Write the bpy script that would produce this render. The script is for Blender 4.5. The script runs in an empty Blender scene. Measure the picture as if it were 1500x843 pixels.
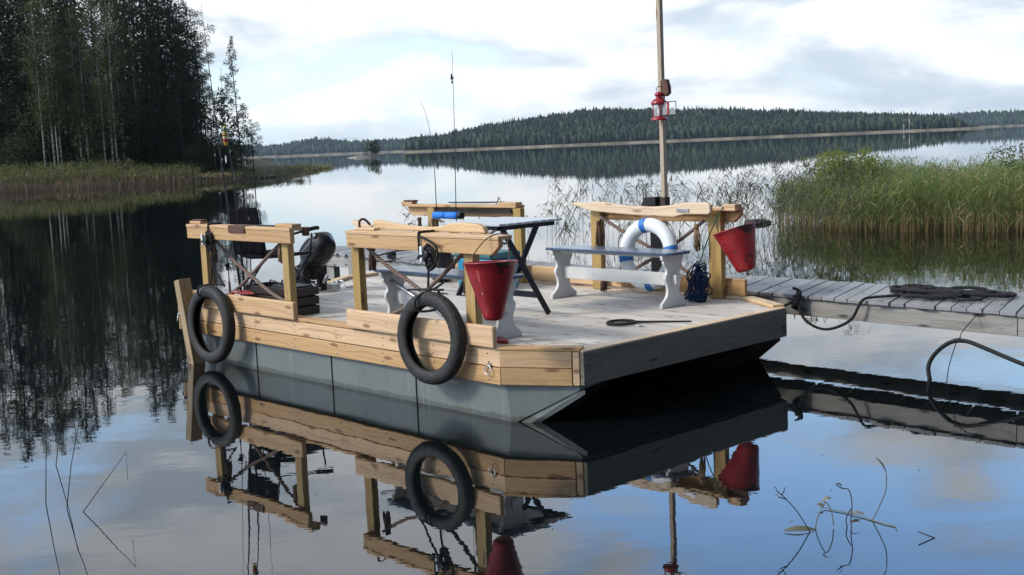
import bpy, math, random
import numpy as np
from mathutils import Vector, Matrix
random.seed(7); rng = np.random.default_rng(7)
C = bpy.context.scene.collection
PI = math.pi
# ------------------------------------------------------------------ frames
OX, OY = -0.100, 7.826                      # raft corner in world
YAW = math.radians(-46.88)
def BT(u, v, z=0.0):                        # raft frame -> world
    c, s = math.cos(YAW), math.sin(YAW)
    return Vector((OX + u*c - v*s, OY + u*s + v*c, z))
ORG = {}                                    # object name -> frame origin its children are written in
# ------------------------------------------------------------------ mesh builder
class MB:
    def __init__(s): s.V=[]; s.F=[]; s.UV=[]; s.R=[]; s.S=[]; s.M=[]
    def add(s, vs, fs, uvs=None, smooth=False, mi=0, rnd=None):
        b = len(s.V); r = random.random() if rnd is None else rnd
        s.V += [tuple(v) for v in vs]
        for i, f in enumerate(fs):
            s.F.append([b+k for k in f]); s.R.append(r); s.S.append(smooth); s.M.append(mi)
            s.UV.append(uvs[i] if uvs else [(0.0,0.0)]*len(f))
        return s
    def hexa(s, p, axis=0, mi=0, rnd=None):
        """8 corners: p[0..3] one end ring, p[4..7] other end ring; length runs p0->p4"""
        p = [Vector(q) for q in p]
        fs = [(0,3,2,1),(4,5,6,7),(0,1,5,4),(1,2,6,5),(2,3,7,6),(3,0,4,7)]
        L = (p[4]-p[0]).length; a = (p[1]-p[0]).length; b = (p[2]-p[1]).length
        uvs = [[(0,0),(0,b),(a,b),(a,0)], [(L,0),(L,a),(L+b,a),(L+b,0)],
               [(0,0),(0,a),(L,a),(L,0)], [(0,a),(0,a+b),(L,a+b),(L,a)],
               [(0,a+b),(0,2*a+b),(L,2*a+b),(L,a+b)], [(0,2*a+2*b),(0,2*a+b),(L,2*a+b),(L,2*a+2*b)]]
        uvs[5] = [(0,2*a+b),(0,2*a+2*b),(L,2*a+2*b),(L,2*a+b)]
        c=sum(p,Vector())/8
        if (p[2]-p[0]).cross(p[3]-p[1]).dot(p[0]-c)>0:
            fs=[f[::-1] for f in fs]; uvs=[q[::-1] for q in uvs]
        s.add(p, fs, uvs, False, mi, rnd); return s
    def board(s, p0, p1, w, h, up=(0,0,1), mi=0, rnd=None):
        """bar from p0 to p1, w across, h along up"""
        p0, p1, up = Vector(p0), Vector(p1), Vector(up)
        d = (p1-p0).normalized(); sd = d.cross(up).normalized(); up2 = sd.cross(d).normalized()
        a, b = sd*w/2, up2*h/2
        s.hexa([p0-a-b, p0+a-b, p0+a+b, p0-a+b, p1-a-b, p1+a-b, p1+a+b, p1-a+b], mi=mi, rnd=rnd); return s
    def box(s, a, b, mi=0, rnd=None):
        (x0,y0,z0),(x1,y1,z1) = a, b
        if x0>x1: x0,x1=x1,x0
        if y0>y1: y0,y1=y1,y0
        if z0>z1: z0,z1=z1,z0
        dx,dy,dz = x1-x0,y1-y0,z1-z0
        if dx>=dy and dx>=dz:
            s.board((x0,(y0+y1)/2,(z0+z1)/2),(x1,(y0+y1)/2,(z0+z1)/2),dy,dz,(0,0,1),mi,rnd)
        elif dy>=dz:
            s.board(((x0+x1)/2,y0,(z0+z1)/2),((x0+x1)/2,y1,(z0+z1)/2),dx,dz,(0,0,1),mi,rnd)
        else:
            s.board(((x0+x1)/2,(y0+y1)/2,z0),((x0+x1)/2,(y0+y1)/2,z1),dx,dy,(0,1,0),mi,rnd)
        return s
    def prism(s, poly, ex, ey, ez, o, t, mi=0, smooth=False, rnd=None):
        """2D poly in (ex,ey) at origin o, extruded t along ez"""
        ex,ey,ez,o = Vector(ex),Vector(ey),Vector(ez),Vector(o)
        n = len(poly)
        vs = [o+ex*a+ey*b for a,b in poly] + [o+ex*a+ey*b+ez*t for a,b in poly]
        fs = [tuple(range(n-1,-1,-1)), tuple(range(n,2*n))]
        uv = [[tuple(poly[i]) for i in range(n-1,-1,-1)], [tuple(p) for p in poly]]
        L = 0
        for i in range(n):
            j=(i+1)%n; d = math.hypot(poly[j][0]-poly[i][0], poly[j][1]-poly[i][1])
            fs.append((i,j,n+j,n+i)); uv.append([(poly[i][0],5),(poly[j][0],5),(poly[j][0],5+t),(poly[i][0],5+t)]); L+=d
        s.add(vs, fs, uv, smooth, mi, rnd); return s
    def tube(s, path, r, n=10, mi=0, closed=False, caps=True, smooth=True, rnd=None):
        P = [Vector(p) for p in path]; m = len(P)
        R = r if isinstance(r,(list,tuple)) else [r]*m
        vs=[]; fs=[]; uvs=[]; L=[0]
        for i in range(1,m): L.append(L[-1]+(P[i]-P[i-1]).length)
        if closed: LT = L[-1]+(P[0]-P[-1]).length
        nrm=None
        for i in range(m):
            if closed: t = (P[(i+1)%m]-P[i-1])
            else: t = P[min(i+1,m-1)]-P[max(i-1,0)]
            t = t.normalized() if t.length>1e-9 else Vector((0,0,1))
            if nrm is None:
                nrm = t.cross(Vector((0,0,1)));
                if nrm.length<.1: nrm = t.cross(Vector((1,0,0)))
            nrm = (nrm - t*nrm.dot(t)).normalized(); bn = t.cross(nrm)
            for k in range(n):
                a=2*PI*k/n; vs.append(P[i]+(nrm*math.cos(a)+bn*math.sin(a))*R[i])
        for i in range(m if closed else m-1):
            j=(i+1)%m; l0=L[i]; l1 = LT if (closed and j==0) else L[j]
            for k in range(n):
                k2=(k+1)%n
                fs.append((i*n+k, i*n+k2, j*n+k2, j*n+k)); uvs.append([(l0,k/n),(l0,(k+1)/n),(l1,(k+1)/n),(l1,k/n)])
        if caps and not closed:
            fs.append(tuple(range(n-1,-1,-1))); uvs.append([(0,0)]*n)
            fs.append(tuple((m-1)*n+k for k in range(n))); uvs.append([(0,0)]*n)
        s.add(vs,fs,uvs,smooth,mi,rnd); return s
    def lathe(s, prof, M=None, n=32, mi=0, a0=0, a1=2*PI, smooth=True, sq=None, rnd=None, closed=False):
        """prof [(r,z)] around z, M matrix"""
        M = M or Matrix.Identity(4); full = abs(a1-a0-2*PI)<1e-6
        cols = n if full else n+1; vs=[]; fs=[]; uvs=[]
        for i in range(cols):
            a=a0+(a1-a0)*i/n
            for r,z in prof: vs.append(M @ Vector((r*math.cos(a), r*math.sin(a), z)))
        m=len(prof); rngm = range(m) if closed else range(m-1)
        for i in range(n):
            j=(i+1)%cols
            for k in rngm:
                k2=(k+1)%m
                fs.append((i*m+k, j*m+k, j*m+k2, i*m+k2)); uvs.append([(i/n,k/m),((i+1)/n,k/m),((i+1)/n,(k+1)/m),(i/n,(k+1)/m)])
        s.add(vs,fs,uvs,smooth,mi,rnd); return s
    def disc(s, c, r, nrm, n=24, mi=0):
        c=Vector(c); nrm=Vector(nrm).normalized(); a=nrm.cross(Vector((0,0,1)))
        if a.length<.1: a=nrm.cross(Vector((1,0,0)))
        a.normalize(); b=nrm.cross(a)
        s.add([c+(a*math.cos(2*PI*k/n)+b*math.sin(2*PI*k/n))*r for k in range(n)],[tuple(range(n))],mi=mi); return s
    def build(s, name, mats, parent=None, bev=0, org=None):
        me = bpy.data.meshes.new(name)
        if parent is not None: o0 = ORG[parent.name]
        else: o0 = Vector(org) if org is not None else Vector((0,0,0))
        me.from_pydata([(v[0]-o0[0], v[1]-o0[1], v[2]-o0[2]) for v in s.V], [], s.F)
        if not isinstance(mats,(list,tuple)): mats=[mats]
        for m in mats: me.materials.append(m)
        uv = me.uv_layers.new(name='UVMap'); flat=[c for f in s.UV for p in f for c in p]
        uv.data.foreach_set('uv', flat)
        me.polygons.foreach_set('use_smooth', s.S); me.polygons.foreach_set('material_index', s.M)
        at = me.attributes.new('rnd','FLOAT','FACE'); at.data.foreach_set('value', s.R)
        me.update()
        o = bpy.data.objects.new(name, me); C.objects.link(o)
        if parent is not None: o.parent = parent
        ORG[o.name] = o0
        if bev:
            b=o.modifiers.new('bevel','BEVEL'); b.width=bev; b.segments=2; b.limit_method='ANGLE'; b.angle_limit=math.radians(50); b.harden_normals=False
        return o
def tag(o, label=None, cat=None, group=None, kind=None):
    if label: o['label']=label
    if cat: o['category']=cat
    if group: o['group']=group
    if kind: o['kind']=kind
    return o
def thing(name, label, cat, base, group=None, raft=True):
    """Empty at base; base in raft frame (raft=True) or world"""
    o = bpy.data.objects.new(name, None); C.objects.link(o); o.empty_display_size=.1
    if raft: o.location = BT(*base); o.rotation_euler=(0,0,YAW)
    else: o.location = base
    ORG[o.name]=Vector(base); tag(o,label,cat,group); return o
def solo(mb, name, mats, label, cat, base, group=None, raft=True, bev=0, kind=None):
    o = mb.build(name, mats, None, bev, org=base)
    if raft: o.location = BT(*base); o.rotation_euler=(0,0,YAW)
    else: o.location = base
    ORG[o.name]=Vector(base); tag(o,label,cat,group,kind); return o
def copy_tree(o, parent=None):
    c=o.copy(); C.objects.link(c)
    if parent is not None: c.parent=parent
    for ch in list(o.children): copy_tree(ch, c)
    return c
def smooth_path(pts, n=6):
    P=[Vector(p) for p in pts]; out=[]
    for i in range(len(P)-1):
        a=P[max(i-1,0)]; b=P[i]; c=P[i+1]; d=P[min(i+2,len(P)-1)]
        for k in range(n):
            t=k/n; out.append(.5*((2*b)+(c-a)*t+(2*a-5*b+4*c-d)*t*t+(3*b-a-3*c+d)*t**3))
    out.append(P[-1]); return out
# ------------------------------------------------------------------ materials
def mat(name): 
    m=bpy.data.materials.new(name); m.use_nodes=True; nt=m.node_tree; b=nt.nodes['Principled BSDF']; return m,nt,b
def N(nt,t,**k):
    n=nt.nodes.new(t)
    for a,v in k.items():
        if a.startswith('i_'):
            key=a[2:]; key=int(key) if key.isdigit() else key.replace('_',' ')
            n.inputs[key].default_value=v
        else: setattr(n,a,v)
    return n
def L(nt,a,b): nt.links.new(a,b)
def ramp(nt,fac,stops):
    r=N(nt,'ShaderNodeValToRGB'); e=r.color_ramp.elements
    while len(e)>1: e.remove(e[-1])
    e[0].position=stops[0][0]; e[0].color=(*stops[0][1],1)
    for p,c in stops[1:]:
        x=e.new(p); x.color=(*c,1)
    L(nt,fac,r.inputs[0]); return r
def mixc(nt,fac,a,b,blend='MIX'):
    m=N(nt,'ShaderNodeMix',data_type='RGBA',blend_type=blend)
    for s,i in ((fac,0),(a,6),(b,7)):
        if isinstance(s,(int,float)): m.inputs[i].default_value=s
        elif isinstance(s,tuple): m.inputs[i].default_value=(*s,1) if len(s)==3 else s
        else: L(nt,s,m.inputs[i])
    return m.outputs[2]
def math_(nt,op,a,b=None,c=None,clamp=False):
    m=N(nt,'ShaderNodeMath',operation=op,use_clamp=clamp)
    for i,s in enumerate((a,b,c)):
        if s is None: continue
        if isinstance(s,(int,float)): m.inputs[i].default_value=s
        else: L(nt,s,m.inputs[i])
    return m.outputs[0]
def wood(name, light, dark, knot, var=.18, rough=.62, grain=1.0, knots=True, stain=None, bump=.25):
    m,nt,b=mat(name)
    uv=N(nt,'ShaderNodeUVMap'); at=N(nt,'ShaderNodeAttribute',attribute_name='rnd')
    sp=N(nt,'ShaderNodeSeparateXYZ'); L(nt,uv.outputs[0],sp.inputs[0])
    rz=math_(nt,'MULTIPLY',at.outputs['Fac'],53.0)
    u0=math_(nt,'ADD',sp.outputs[0],math_(nt,'MULTIPLY',at.outputs['Fac'],91.0))
    # knots: warp the grain around cell centres
    kc=N(nt,'ShaderNodeCombineXYZ'); L(nt,math_(nt,'MULTIPLY',u0,2.6),kc.inputs[0]); L(nt,math_(nt,'ADD',math_(nt,'MULTIPLY',sp.outputs[1],9.0),rz),kc.inputs[1]); vo=N(nt,'ShaderNodeTexVoronoi',feature='F1',voronoi_dimensions='2D',i_Scale=1.0); L(nt,kc.outputs[0],vo.inputs['Vector'])
    kd=vo.outputs['Distance']
    pull=math_(nt,'DIVIDE',.009,math_(nt,'ADD',kd,.10))
    wp=N(nt,'ShaderNodeTexNoise',i_Scale=1.0,i_Detail=2.0); wv=N(nt,'ShaderNodeCombineXYZ'); L(nt,math_(nt,'MULTIPLY',u0,1.3),wv.inputs[0]); L(nt,math_(nt,'MULTIPLY',sp.outputs[1],4.0),wv.inputs[1]); L(nt,rz,wv.inputs[2]); L(nt,wv.outputs[0],wp.inputs['Vector'])
    v1=math_(nt,'ADD',math_(nt,'ADD',sp.outputs[1],math_(nt,'MULTIPLY',wp.outputs[0],.06)),pull)
    gc=N(nt,'ShaderNodeCombineXYZ'); L(nt,math_(nt,'MULTIPLY',u0,.9),gc.inputs[0]); L(nt,math_(nt,'MULTIPLY',v1,75.0*grain),gc.inputs[1]); L(nt,rz,gc.inputs[2])
    g=N(nt,'ShaderNodeTexNoise',i_Scale=1.0,i_Detail=3.0,i_Roughness=.6); L(nt,gc.outputs[0],g.inputs['Vector'])
    r=ramp(nt,g.outputs[0],[(.32,dark),(.52,light),(.8,tuple(min(1,x*1.08) for x in light))])
    col=r.outputs[0]
    bg=N(nt,'ShaderNodeTexNoise',i_Scale=1.0,i_Detail=3.0); bc=N(nt,'ShaderNodeCombineXYZ'); L(nt,math_(nt,'MULTIPLY',u0,3.0),bc.inputs[0]); L(nt,math_(nt,'MULTIPLY',sp.outputs[1],10.0),bc.inputs[1]); L(nt,rz,bc.inputs[2]); L(nt,bc.outputs[0],bg.inputs['Vector'])
    col=mixc(nt,math_(nt,'MULTIPLY',math_(nt,'SUBTRACT',bg.outputs[0],.45,clamp=True),1.6,clamp=True),col,stain or dark)
    if knots:
        km=ramp(nt,kd,[(.0,(1,1,1)),(.09,(.85,.85,.85)),(.17,(0,0,0))])
        pick=math_(nt,'GREATER_THAN',N_sep(nt,vo.outputs['Color']),.62)
        col=mixc(nt,math_(nt,'MULTIPLY',km.outputs[0],pick),col,knot)
    hs=N(nt,'ShaderNodeHueSaturation'); L(nt,col,hs.inputs['Color'])
    wn=N(nt,'ShaderNodeTexWhiteNoise',noise_dimensions='1D'); L(nt,rz,wn.inputs['W'])
    mr=N(nt,'ShaderNodeMapRange',i_3=1-var,i_4=1+var); L(nt,wn.outputs['Value'],mr.inputs[0]); L(nt,mr.outputs[0],hs.inputs['Value'])
    ms=N(nt,'ShaderNodeMapRange',i_3=1.1,i_4=.85); L(nt,wn.outputs['Value'],ms.inputs[0]); L(nt,ms.outputs[0],hs.inputs['Saturation'])
    L(nt,hs.outputs[0],b.inputs['Base Color']); b.inputs['Roughness'].default_value=rough
    bp=N(nt,'ShaderNodeBump',i_Strength=bump,i_Distance=.004); L(nt,g.outputs[0],bp.inputs['Height']); L(nt,bp.outputs[0],b.inputs['Normal'])
    return m
def N_sep(nt,c):
    s=N(nt,'ShaderNodeSeparateColor'); L(nt,c,s.inputs[0]); return s.outputs[0]
def paint(name, col, rough=.4, metal=0, var=.12, scale=9, bump=.05, spec=.5, worn=None, worn_amt=.62, coat=0, bscale=60):
    m,nt,b=mat(name); tc=N(nt,'ShaderNodeTexCoord')
    n=N(nt,'ShaderNodeTexNoise',i_Scale=scale,i_Detail=5.0,i_Roughness=.6); L(nt,tc.outputs['Object'],n.inputs['Vector'])
    r=ramp(nt,n.outputs[0],[(.3,tuple(c*(1-var) for c in col)),(.7,tuple(min(1,c*(1+var)) for c in col))]); c=r.outputs[0]
    if worn:
        n2=N(nt,'ShaderNodeTexNoise',i_Scale=scale*1.7,i_Detail=8.0,i_Roughness=.65); L(nt,tc.outputs['Object'],n2.inputs['Vector'])
        k=ramp(nt,n2.outputs[0],[(worn_amt,(0,0,0)),(worn_amt+.03,(1,1,1))]); c=mixc(nt,k.outputs[0],c,worn)
    L(nt,c,b.inputs['Base Color'])
    rr=N(nt,'ShaderNodeMapRange',i_1=.3,i_2=.7,i_3=max(0,rough-.08),i_4=min(1,rough+.1)); L(nt,n.outputs[0],rr.inputs[0]); L(nt,rr.outputs[0],b.inputs['Roughness'])
    b.inputs['Metallic'].default_value=metal; b.inputs['Specular IOR Level'].default_value=spec; b.inputs['Coat Weight'].default_value=coat
    n3=N(nt,'ShaderNodeTexNoise',i_Scale=bscale,i_Detail=3.0); L(nt,tc.outputs['Object'],n3.inputs['Vector'])
    bp=N(nt,'ShaderNodeBump',i_Strength=bump,i_Distance=.01); L(nt,n3.outputs[0],bp.inputs['Height']); L(nt,bp.outputs[0],b.inputs['Normal'])
    return m
def rope_mat(name, a, bcol, pitch=45.0, turns=3.0, rough=.9):
    m,nt,b=mat(name); uv=N(nt,'ShaderNodeUVMap'); sp=N(nt,'ShaderNodeSeparateXYZ'); L(nt,uv.outputs[0],sp.inputs[0])
    ph=math_(nt,'ADD',math_(nt,'MULTIPLY',sp.outputs[0],pitch*2*PI),math_(nt,'MULTIPLY',sp.outputs[1],turns*2*PI))
    w=math_(nt,'ADD',math_(nt,'MULTIPLY',math_(nt,'SINE',ph),.5),.5)
    r=ramp(nt,w,[(.15,bcol),(.55,a)]); L(nt,r.outputs[0],b.inputs['Base Color']); b.inputs['Roughness'].default_value=rough
    bp=N(nt,'ShaderNodeBump',i_Strength=1.0,i_Distance=.006); L(nt,w,bp.inputs['Height']); L(nt,bp.outputs[0],b.inputs['Normal'])
    return m
def leaf(name, c1, c2, rough=.6, trans=.35, scale=.6):
    m,nt,b=mat(name); at=N(nt,'ShaderNodeAttribute',attribute_name='rnd'); tc=N(nt,'ShaderNodeTexCoord')
    n=N(nt,'ShaderNodeTexNoise',i_Scale=scale,i_Detail=2.0); L(nt,tc.outputs['Object'],n.inputs['Vector'])
    f=math_(nt,'ADD',math_(nt,'MULTIPLY',at.outputs['Fac'],.6),math_(nt,'MULTIPLY',n.outputs[0],.45),clamp=True)
    oi=N(nt,'ShaderNodeObjectInfo')
    c=mixc(nt,f,c1,c2); hs=N(nt,'ShaderNodeHueSaturation'); L(nt,c,hs.inputs['Color'])
    mr=N(nt,'ShaderNodeMapRange',i_3=.75,i_4=1.25); L(nt,oi.outputs['Random'],mr.inputs[0]); L(nt,mr.outputs[0],hs.inputs['Value'])
    L(nt,hs.outputs[0],b.inputs['Base Color']); b.inputs['Roughness'].default_value=rough; b.inputs['Specular IOR Level'].default_value=.25
    t=N(nt,'ShaderNodeBsdfTranslucent'); L(nt,hs.outputs[0],t.inputs['Color'])
    mx=N(nt,'ShaderNodeMixShader',i_0=trans); L(nt,b.outputs[0],mx.inputs[1]); L(nt,t.outputs[0],mx.inputs[2])
    L(nt,mx.outputs[0],nt.nodes['Material Output'].inputs['Surface'])
    return m
M={}
M['pine']=wood('pine_wood',(.55,.345,.165),(.38,.21,.09),(.21,.095,.04),var=.2,stain=(.42,.29,.17))
M['pine_pale']=wood('pale_wood',(.64,.47,.29),(.50,.33,.18),(.30,.16,.08),var=.05,grain=.7)
M['post']=wood('green_treated_wood',(.42,.28,.10),(.27,.165,.055),(.16,.08,.035),var=.1)
M['deck']=wood('deck_wood',(.53,.495,.45),(.36,.33,.295),(.2,.14,.10),var=.15,rough=.7,stain=(.43,.35,.29))
M['bow']=wood('shade_darkened_wood',(.15,.13,.095),(.09,.076,.054),(.04,.03,.02),var=.08)  # pine toned down so its colour holds the shade of the bow face
M['grey']=wood('weathered_plank',(.26,.265,.27),(.15,.15,.155),(.08,.08,.08),var=.16,rough=.75,stain=(.19,.19,.19))
M['grey_beam']=wood('weathered_beam',(.30,.285,.26),(.18,.17,.155),(.07,.06,.05),var=.1,rough=.85,grain=.5,stain=(.13,.125,.11))
M['mastwood']=wood('mast_wood',(.42,.335,.25),(.33,.255,.185),(.1,.06,.04),var=.05)
M['crate']=wood('dark_stained_wood',(.028,.015,.011),(.014,.008,.006),(.015,.01,.01),var=.15,rough=.5)
M['oldpost']=wood('old_post_wood',(.33,.25,.15),(.2,.145,.085),(.09,.055,.03),var=.05,grain=.6)
M['hull']=paint('grey_hull_paint',(.13,.15,.145),rough=.42,var=.1,scale=2.5,bump=.04,worn=(.10,.11,.105),worn_amt=.66)
m=M['hull']; nt=m.node_tree; b=nt.nodes['Principled BSDF']; src=b.inputs['Base Color'].links[0].from_socket
ge=N(nt,'ShaderNodeNewGeometry'); sz=N(nt,'ShaderNodeSeparateXYZ'); L(nt,ge.outputs['Position'],sz.inputs[0])
mp=N(nt,'ShaderNodeMapping',i_Scale=(5,5,1.0)); L(nt,ge.outputs['Position'],mp.inputs[0]); nz=N(nt,'ShaderNodeTexNoise',i_Scale=1.0,i_Detail=6.0,i_Roughness=.65); L(nt,mp.outputs[0],nz.inputs['Vector'])
lv=math_(nt,'SUBTRACT',math_(nt,'MULTIPLY',nz.outputs[0],.075),sz.outputs[2])
al=N(nt,'ShaderNodeMapRange',i_1=-.006,i_2=.012); L(nt,lv,al.inputs[0])
c1=mixc(nt,math_(nt,'MULTIPLY',al.outputs[0],.75),src,(.05,.055,.038))
mp=N(nt,'ShaderNodeMapping',i_Scale=(22,22,1.2)); L(nt,ge.outputs['Position'],mp.inputs[0]); nz=N(nt,'ShaderNodeTexNoise',i_Scale=1.0,i_Detail=4.0,i_Roughness=.6); L(nt,mp.outputs[0],nz.inputs['Vector'])
st=N(nt,'ShaderNodeMapRange',i_1=.54,i_2=.72,i_4=.5); L(nt,nz.outputs[0],st.inputs[0])
c1=mixc(nt,st.outputs[0],c1,(.20,.215,.20)); L(nt,c1,b.inputs['Base Color'])
M['hull_shade']=paint('hull_shade_black',(.012,.012,.013),rough=.6,var=.1)  # near-black colour puts the shade under the raft onto the hull
M['black']=paint('black_plastic',(.007,.007,.009),rough=.42,spec=.35)
M['blacks']=paint('black_satin',(.006,.006,.008),rough=.27,var=.2,spec=.35,bump=.02)
M['fabric']=paint('black_fabric',(.006,.006,.010),rough=.95,spec=.08,bump=.3,bscale=400)
M['red']=paint('red_bucket_paint',(.31,.014,.02),rough=.36,var=.35,scale=5,worn=(.05,.018,.014),worn_amt=.565,bump=.15)
M['lred']=paint('red_lantern_paint',(.27,.012,.018),rough=.3,var=.1)
M['white']=paint('white_paint',(.58,.585,.57),rough=.45,var=.08,scale=5,worn=(.40,.39,.36),worn_amt=.66)
M['ring']=paint('white_ring_cover',(.72,.75,.77),rough=.35,var=.06,scale=5)
M['blueband']=paint('blue_band',(.02,.15,.45),rough=.4)
M['foam']=paint('blue_foam',(.012,.17,.62),rough=.7,var=.1,bump=.3)
M['bench']=paint('blue_seat_paint',(.055,.085,.15),rough=.3,var=.18,scale=12,coat=.2)
M['navy']=paint('navy_table_paint',(.008,.011,.022),rough=.45,spec=.3)
M['slat']=paint('light_blue_slat',(.42,.46,.50),rough=.35,var=.1)
M['teal']=paint('teal_plastic',(.012,.22,.36),rough=.4)
M['teal_dark']=paint('dull_teal_plastic',(.03,.13,.15),rough=.5)
M['metal']=paint('steel',(.5,.5,.5),rough=.3,metal=1,var=.1)
M['alu']=paint('brushed_tube',(.42,.42,.43),rough=.35,metal=.8,var=.05)
M['brown']=paint('brown_leather',(.09,.035,.02),rough=.7,var=.3)
M['bark']=paint('dark_bark',(.05,.038,.03),rough=.95,var=.4,scale=6,bump=.8,bscale=8)
M['rock']=paint('shore_rock',(.22,.20,.18),rough=.9,var=.4,scale=1.2,bump=.8,bscale=3)
M['darkrock']=paint('wet_dark_rock',(.035,.03,.026),rough=.7,var=.4,scale=8,bump=.8,bscale=20)
M['rope']=rope_mat('brown_twisted_rope',(.30,.21,.17),(.05,.028,.022),38)
M['blackrope']=rope_mat('black_rope',(.028,.028,.03),(.006,.006,.007),70)
M['bluerope']=rope_mat('blue_rope',(.012,.05,.15),(.004,.01,.03),80)
M['greenrope']=rope_mat('green_cord',(.05,.16,.08),(.02,.05,.03),90)
M['tanrope']=rope_mat('tan_cord',(.42,.34,.26),(.2,.15,.1),90)
M['frayed']=paint('frayed_rope_end',(.11,.06,.04),rough=1,var=.6,scale=40,bump=1,bscale=120)
M['frayed_tan']=paint('frayed_tan_rope_end',(.26,.17,.10),rough=1,var=.5,scale=40,bump=1,bscale=120)
# tyre rubber with sipes
m,nt,b=mat('tyre_rubber'); uv=N(nt,'ShaderNodeUVMap'); sp=N(nt,'ShaderNodeSeparateXYZ'); L(nt,uv.outputs[0],sp.inputs[0])
cx=N(nt,'ShaderNodeCombineXYZ'); L(nt,math_(nt,'MULTIPLY',sp.outputs[0],90.0),cx.inputs[0]); L(nt,math_(nt,'MULTIPLY',sp.outputs[1],26.0),cx.inputs[1])
vo=N(nt,'ShaderNodeTexVoronoi',feature='DISTANCE_TO_EDGE',i_Scale=1.0); L(nt,cx.outputs[0],vo.inputs['Vector'])
g=ramp(nt,vo.outputs['Distance'],[(.0,(0,0,0)),(.12,(1,1,1))])
tc=N(nt,'ShaderNodeTexCoord'); nz=N(nt,'ShaderNodeTexNoise',i_Scale=14.0,i_Detail=5.0); L(nt,tc.outputs['Object'],nz.inputs['Vector'])
r=ramp(nt,nz.outputs[0],[(.35,(.008,.008,.008)),(.6,(.016,.016,.015)),(.75,(.038,.035,.031))]); L(nt,r.outputs[0],b.inputs['Base Color']); b.inputs['Roughness'].default_value=.62
bp=N(nt,'ShaderNodeBump',i_Strength=.55,i_Distance=.004); L(nt,g.outputs[0],bp.inputs['Height']); L(nt,bp.outputs[0],b.inputs['Normal']); M['tyre']=m
# corrugated hose
m,nt,b=mat('ribbed_hose'); uv=N(nt,'ShaderNodeUVMap'); sp=N(nt,'ShaderNodeSeparateXYZ'); L(nt,uv.outputs[0],sp.inputs[0])
w=math_(nt,'SINE',math_(nt,'MULTIPLY',sp.outputs[0],2*PI*95)); r=ramp(nt,math_(nt,'ADD',math_(nt,'MULTIPLY',w,.5),.5),[(.2,(.012,.012,.013)),(.8,(.06,.062,.066))])
L(nt,r.outputs[0],b.inputs['Base Color']); b.inputs['Roughness'].default_value=.45
bp=N(nt,'ShaderNodeBump',i_Strength=1.0,i_Distance=.005); L(nt,w,bp.inputs['Height']); L(nt,bp.outputs[0],b.inputs['Normal']); M['hose']=m
# glass
m,nt,b=mat('lantern_glass'); b.inputs['Base Color'].default_value=(.9,.93,.93,1); b.inputs['Roughness'].default_value=.05; b.inputs['Alpha'].default_value=.28; M['glass']=m
# vegetation
M['spruce']=leaf('spruce_needles',(.014,.028,.013),(.042,.066,.026),trans=.15)
M['pineleaf']=leaf('pine_needles',(.02,.036,.018),(.055,.08,.034),trans=.15)
M['birchleaf']=leaf('birch_leaves',(.045,.07,.02),(.11,.135,.045),trans=.35)
M['shrub']=leaf('shrub_leaves',(.02,.035,.014),(.05,.07,.025),trans=.25)
M['willow']=leaf('willow_leaves',(.13,.17,.035),(.26,.29,.07),trans=.45)
M['reed_green']=leaf('reed_leaves',(.07,.12,.035),(.19,.24,.075),trans=.4,scale=.8)
M['reed_straw']=leaf('reed_straw',(.22,.16,.07),(.42,.32,.17),trans=.25,scale=.8)
M['reed_far_green']=leaf('shore_reed_leaves',(.09,.11,.035),(.19,.20,.08),trans=.3)
M['reed_far_straw']=leaf('shore_reed_straw',(.36,.28,.20),(.56,.45,.33),trans=.2)
M['reed_dark']=leaf('thin_reed',(.035,.045,.03),(.10,.10,.06),trans=.2)
M['weed']=leaf('pondweed',(.16,.16,.12),(.26,.25,.18),trans=.3)
M['weed_dark']=leaf('dark_pondweed',(.03,.028,.025),(.06,.055,.04),trans=.1)
M['farwood']=leaf('far_conifers',(.010,.020,.012),(.030,.048,.026),trans=.05,scale=.012)
M['farleaf']=leaf('far_leaf_trees',(.022,.042,.02),(.05,.075,.034),trans=.1,scale=.012)
m,nt,b=mat('birch_bark'); tc=N(nt,'ShaderNodeTexCoord'); mp=N(nt,'ShaderNodeMapping',i_Scale=(3,3,9)); L(nt,tc.outputs['Object'],mp.inputs[0])
nz=N(nt,'ShaderNodeTexNoise',i_Scale=1.0,i_Detail=5.0); L(nt,mp.outputs[0],nz.inputs['Vector']); r=ramp(nt,nz.outputs[0],[(.42,(.05,.045,.04)),(.5,(.36,.34,.31))]); L(nt,r.outputs[0],b.inputs['Base Color']); M['birchbark']=m
m,nt,b=mat('forest_floor'); tc=N(nt,'ShaderNodeTexCoord'); nz=N(nt,'ShaderNodeTexNoise',i_Scale=.7,i_Detail=8.0); L(nt,tc.outputs['Object'],nz.inputs['Vector'])
r=ramp(nt,nz.outputs[0],[(.35,(.03,.035,.015)),(.65,(.09,.08,.045))]); L(nt,r.outputs[0],b.inputs['Base Color']); b.inputs['Roughness'].default_value=1; M['floor']=m
m,nt,b=mat('pale_shore'); tc=N(nt,'ShaderNodeTexCoord'); nz=N(nt,'ShaderNodeTexNoise',i_Scale=.06,i_Detail=8.0); L(nt,tc.outputs['Object'],nz.inputs['Vector'])
r=ramp(nt,nz.outputs[0],[(.35,(.11,.10,.07)),(.65,(.27,.24,.18))]); L(nt,r.outputs[0],b.inputs['Base Color']); b.inputs['Roughness'].default_value=1; M['shore']=m
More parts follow.
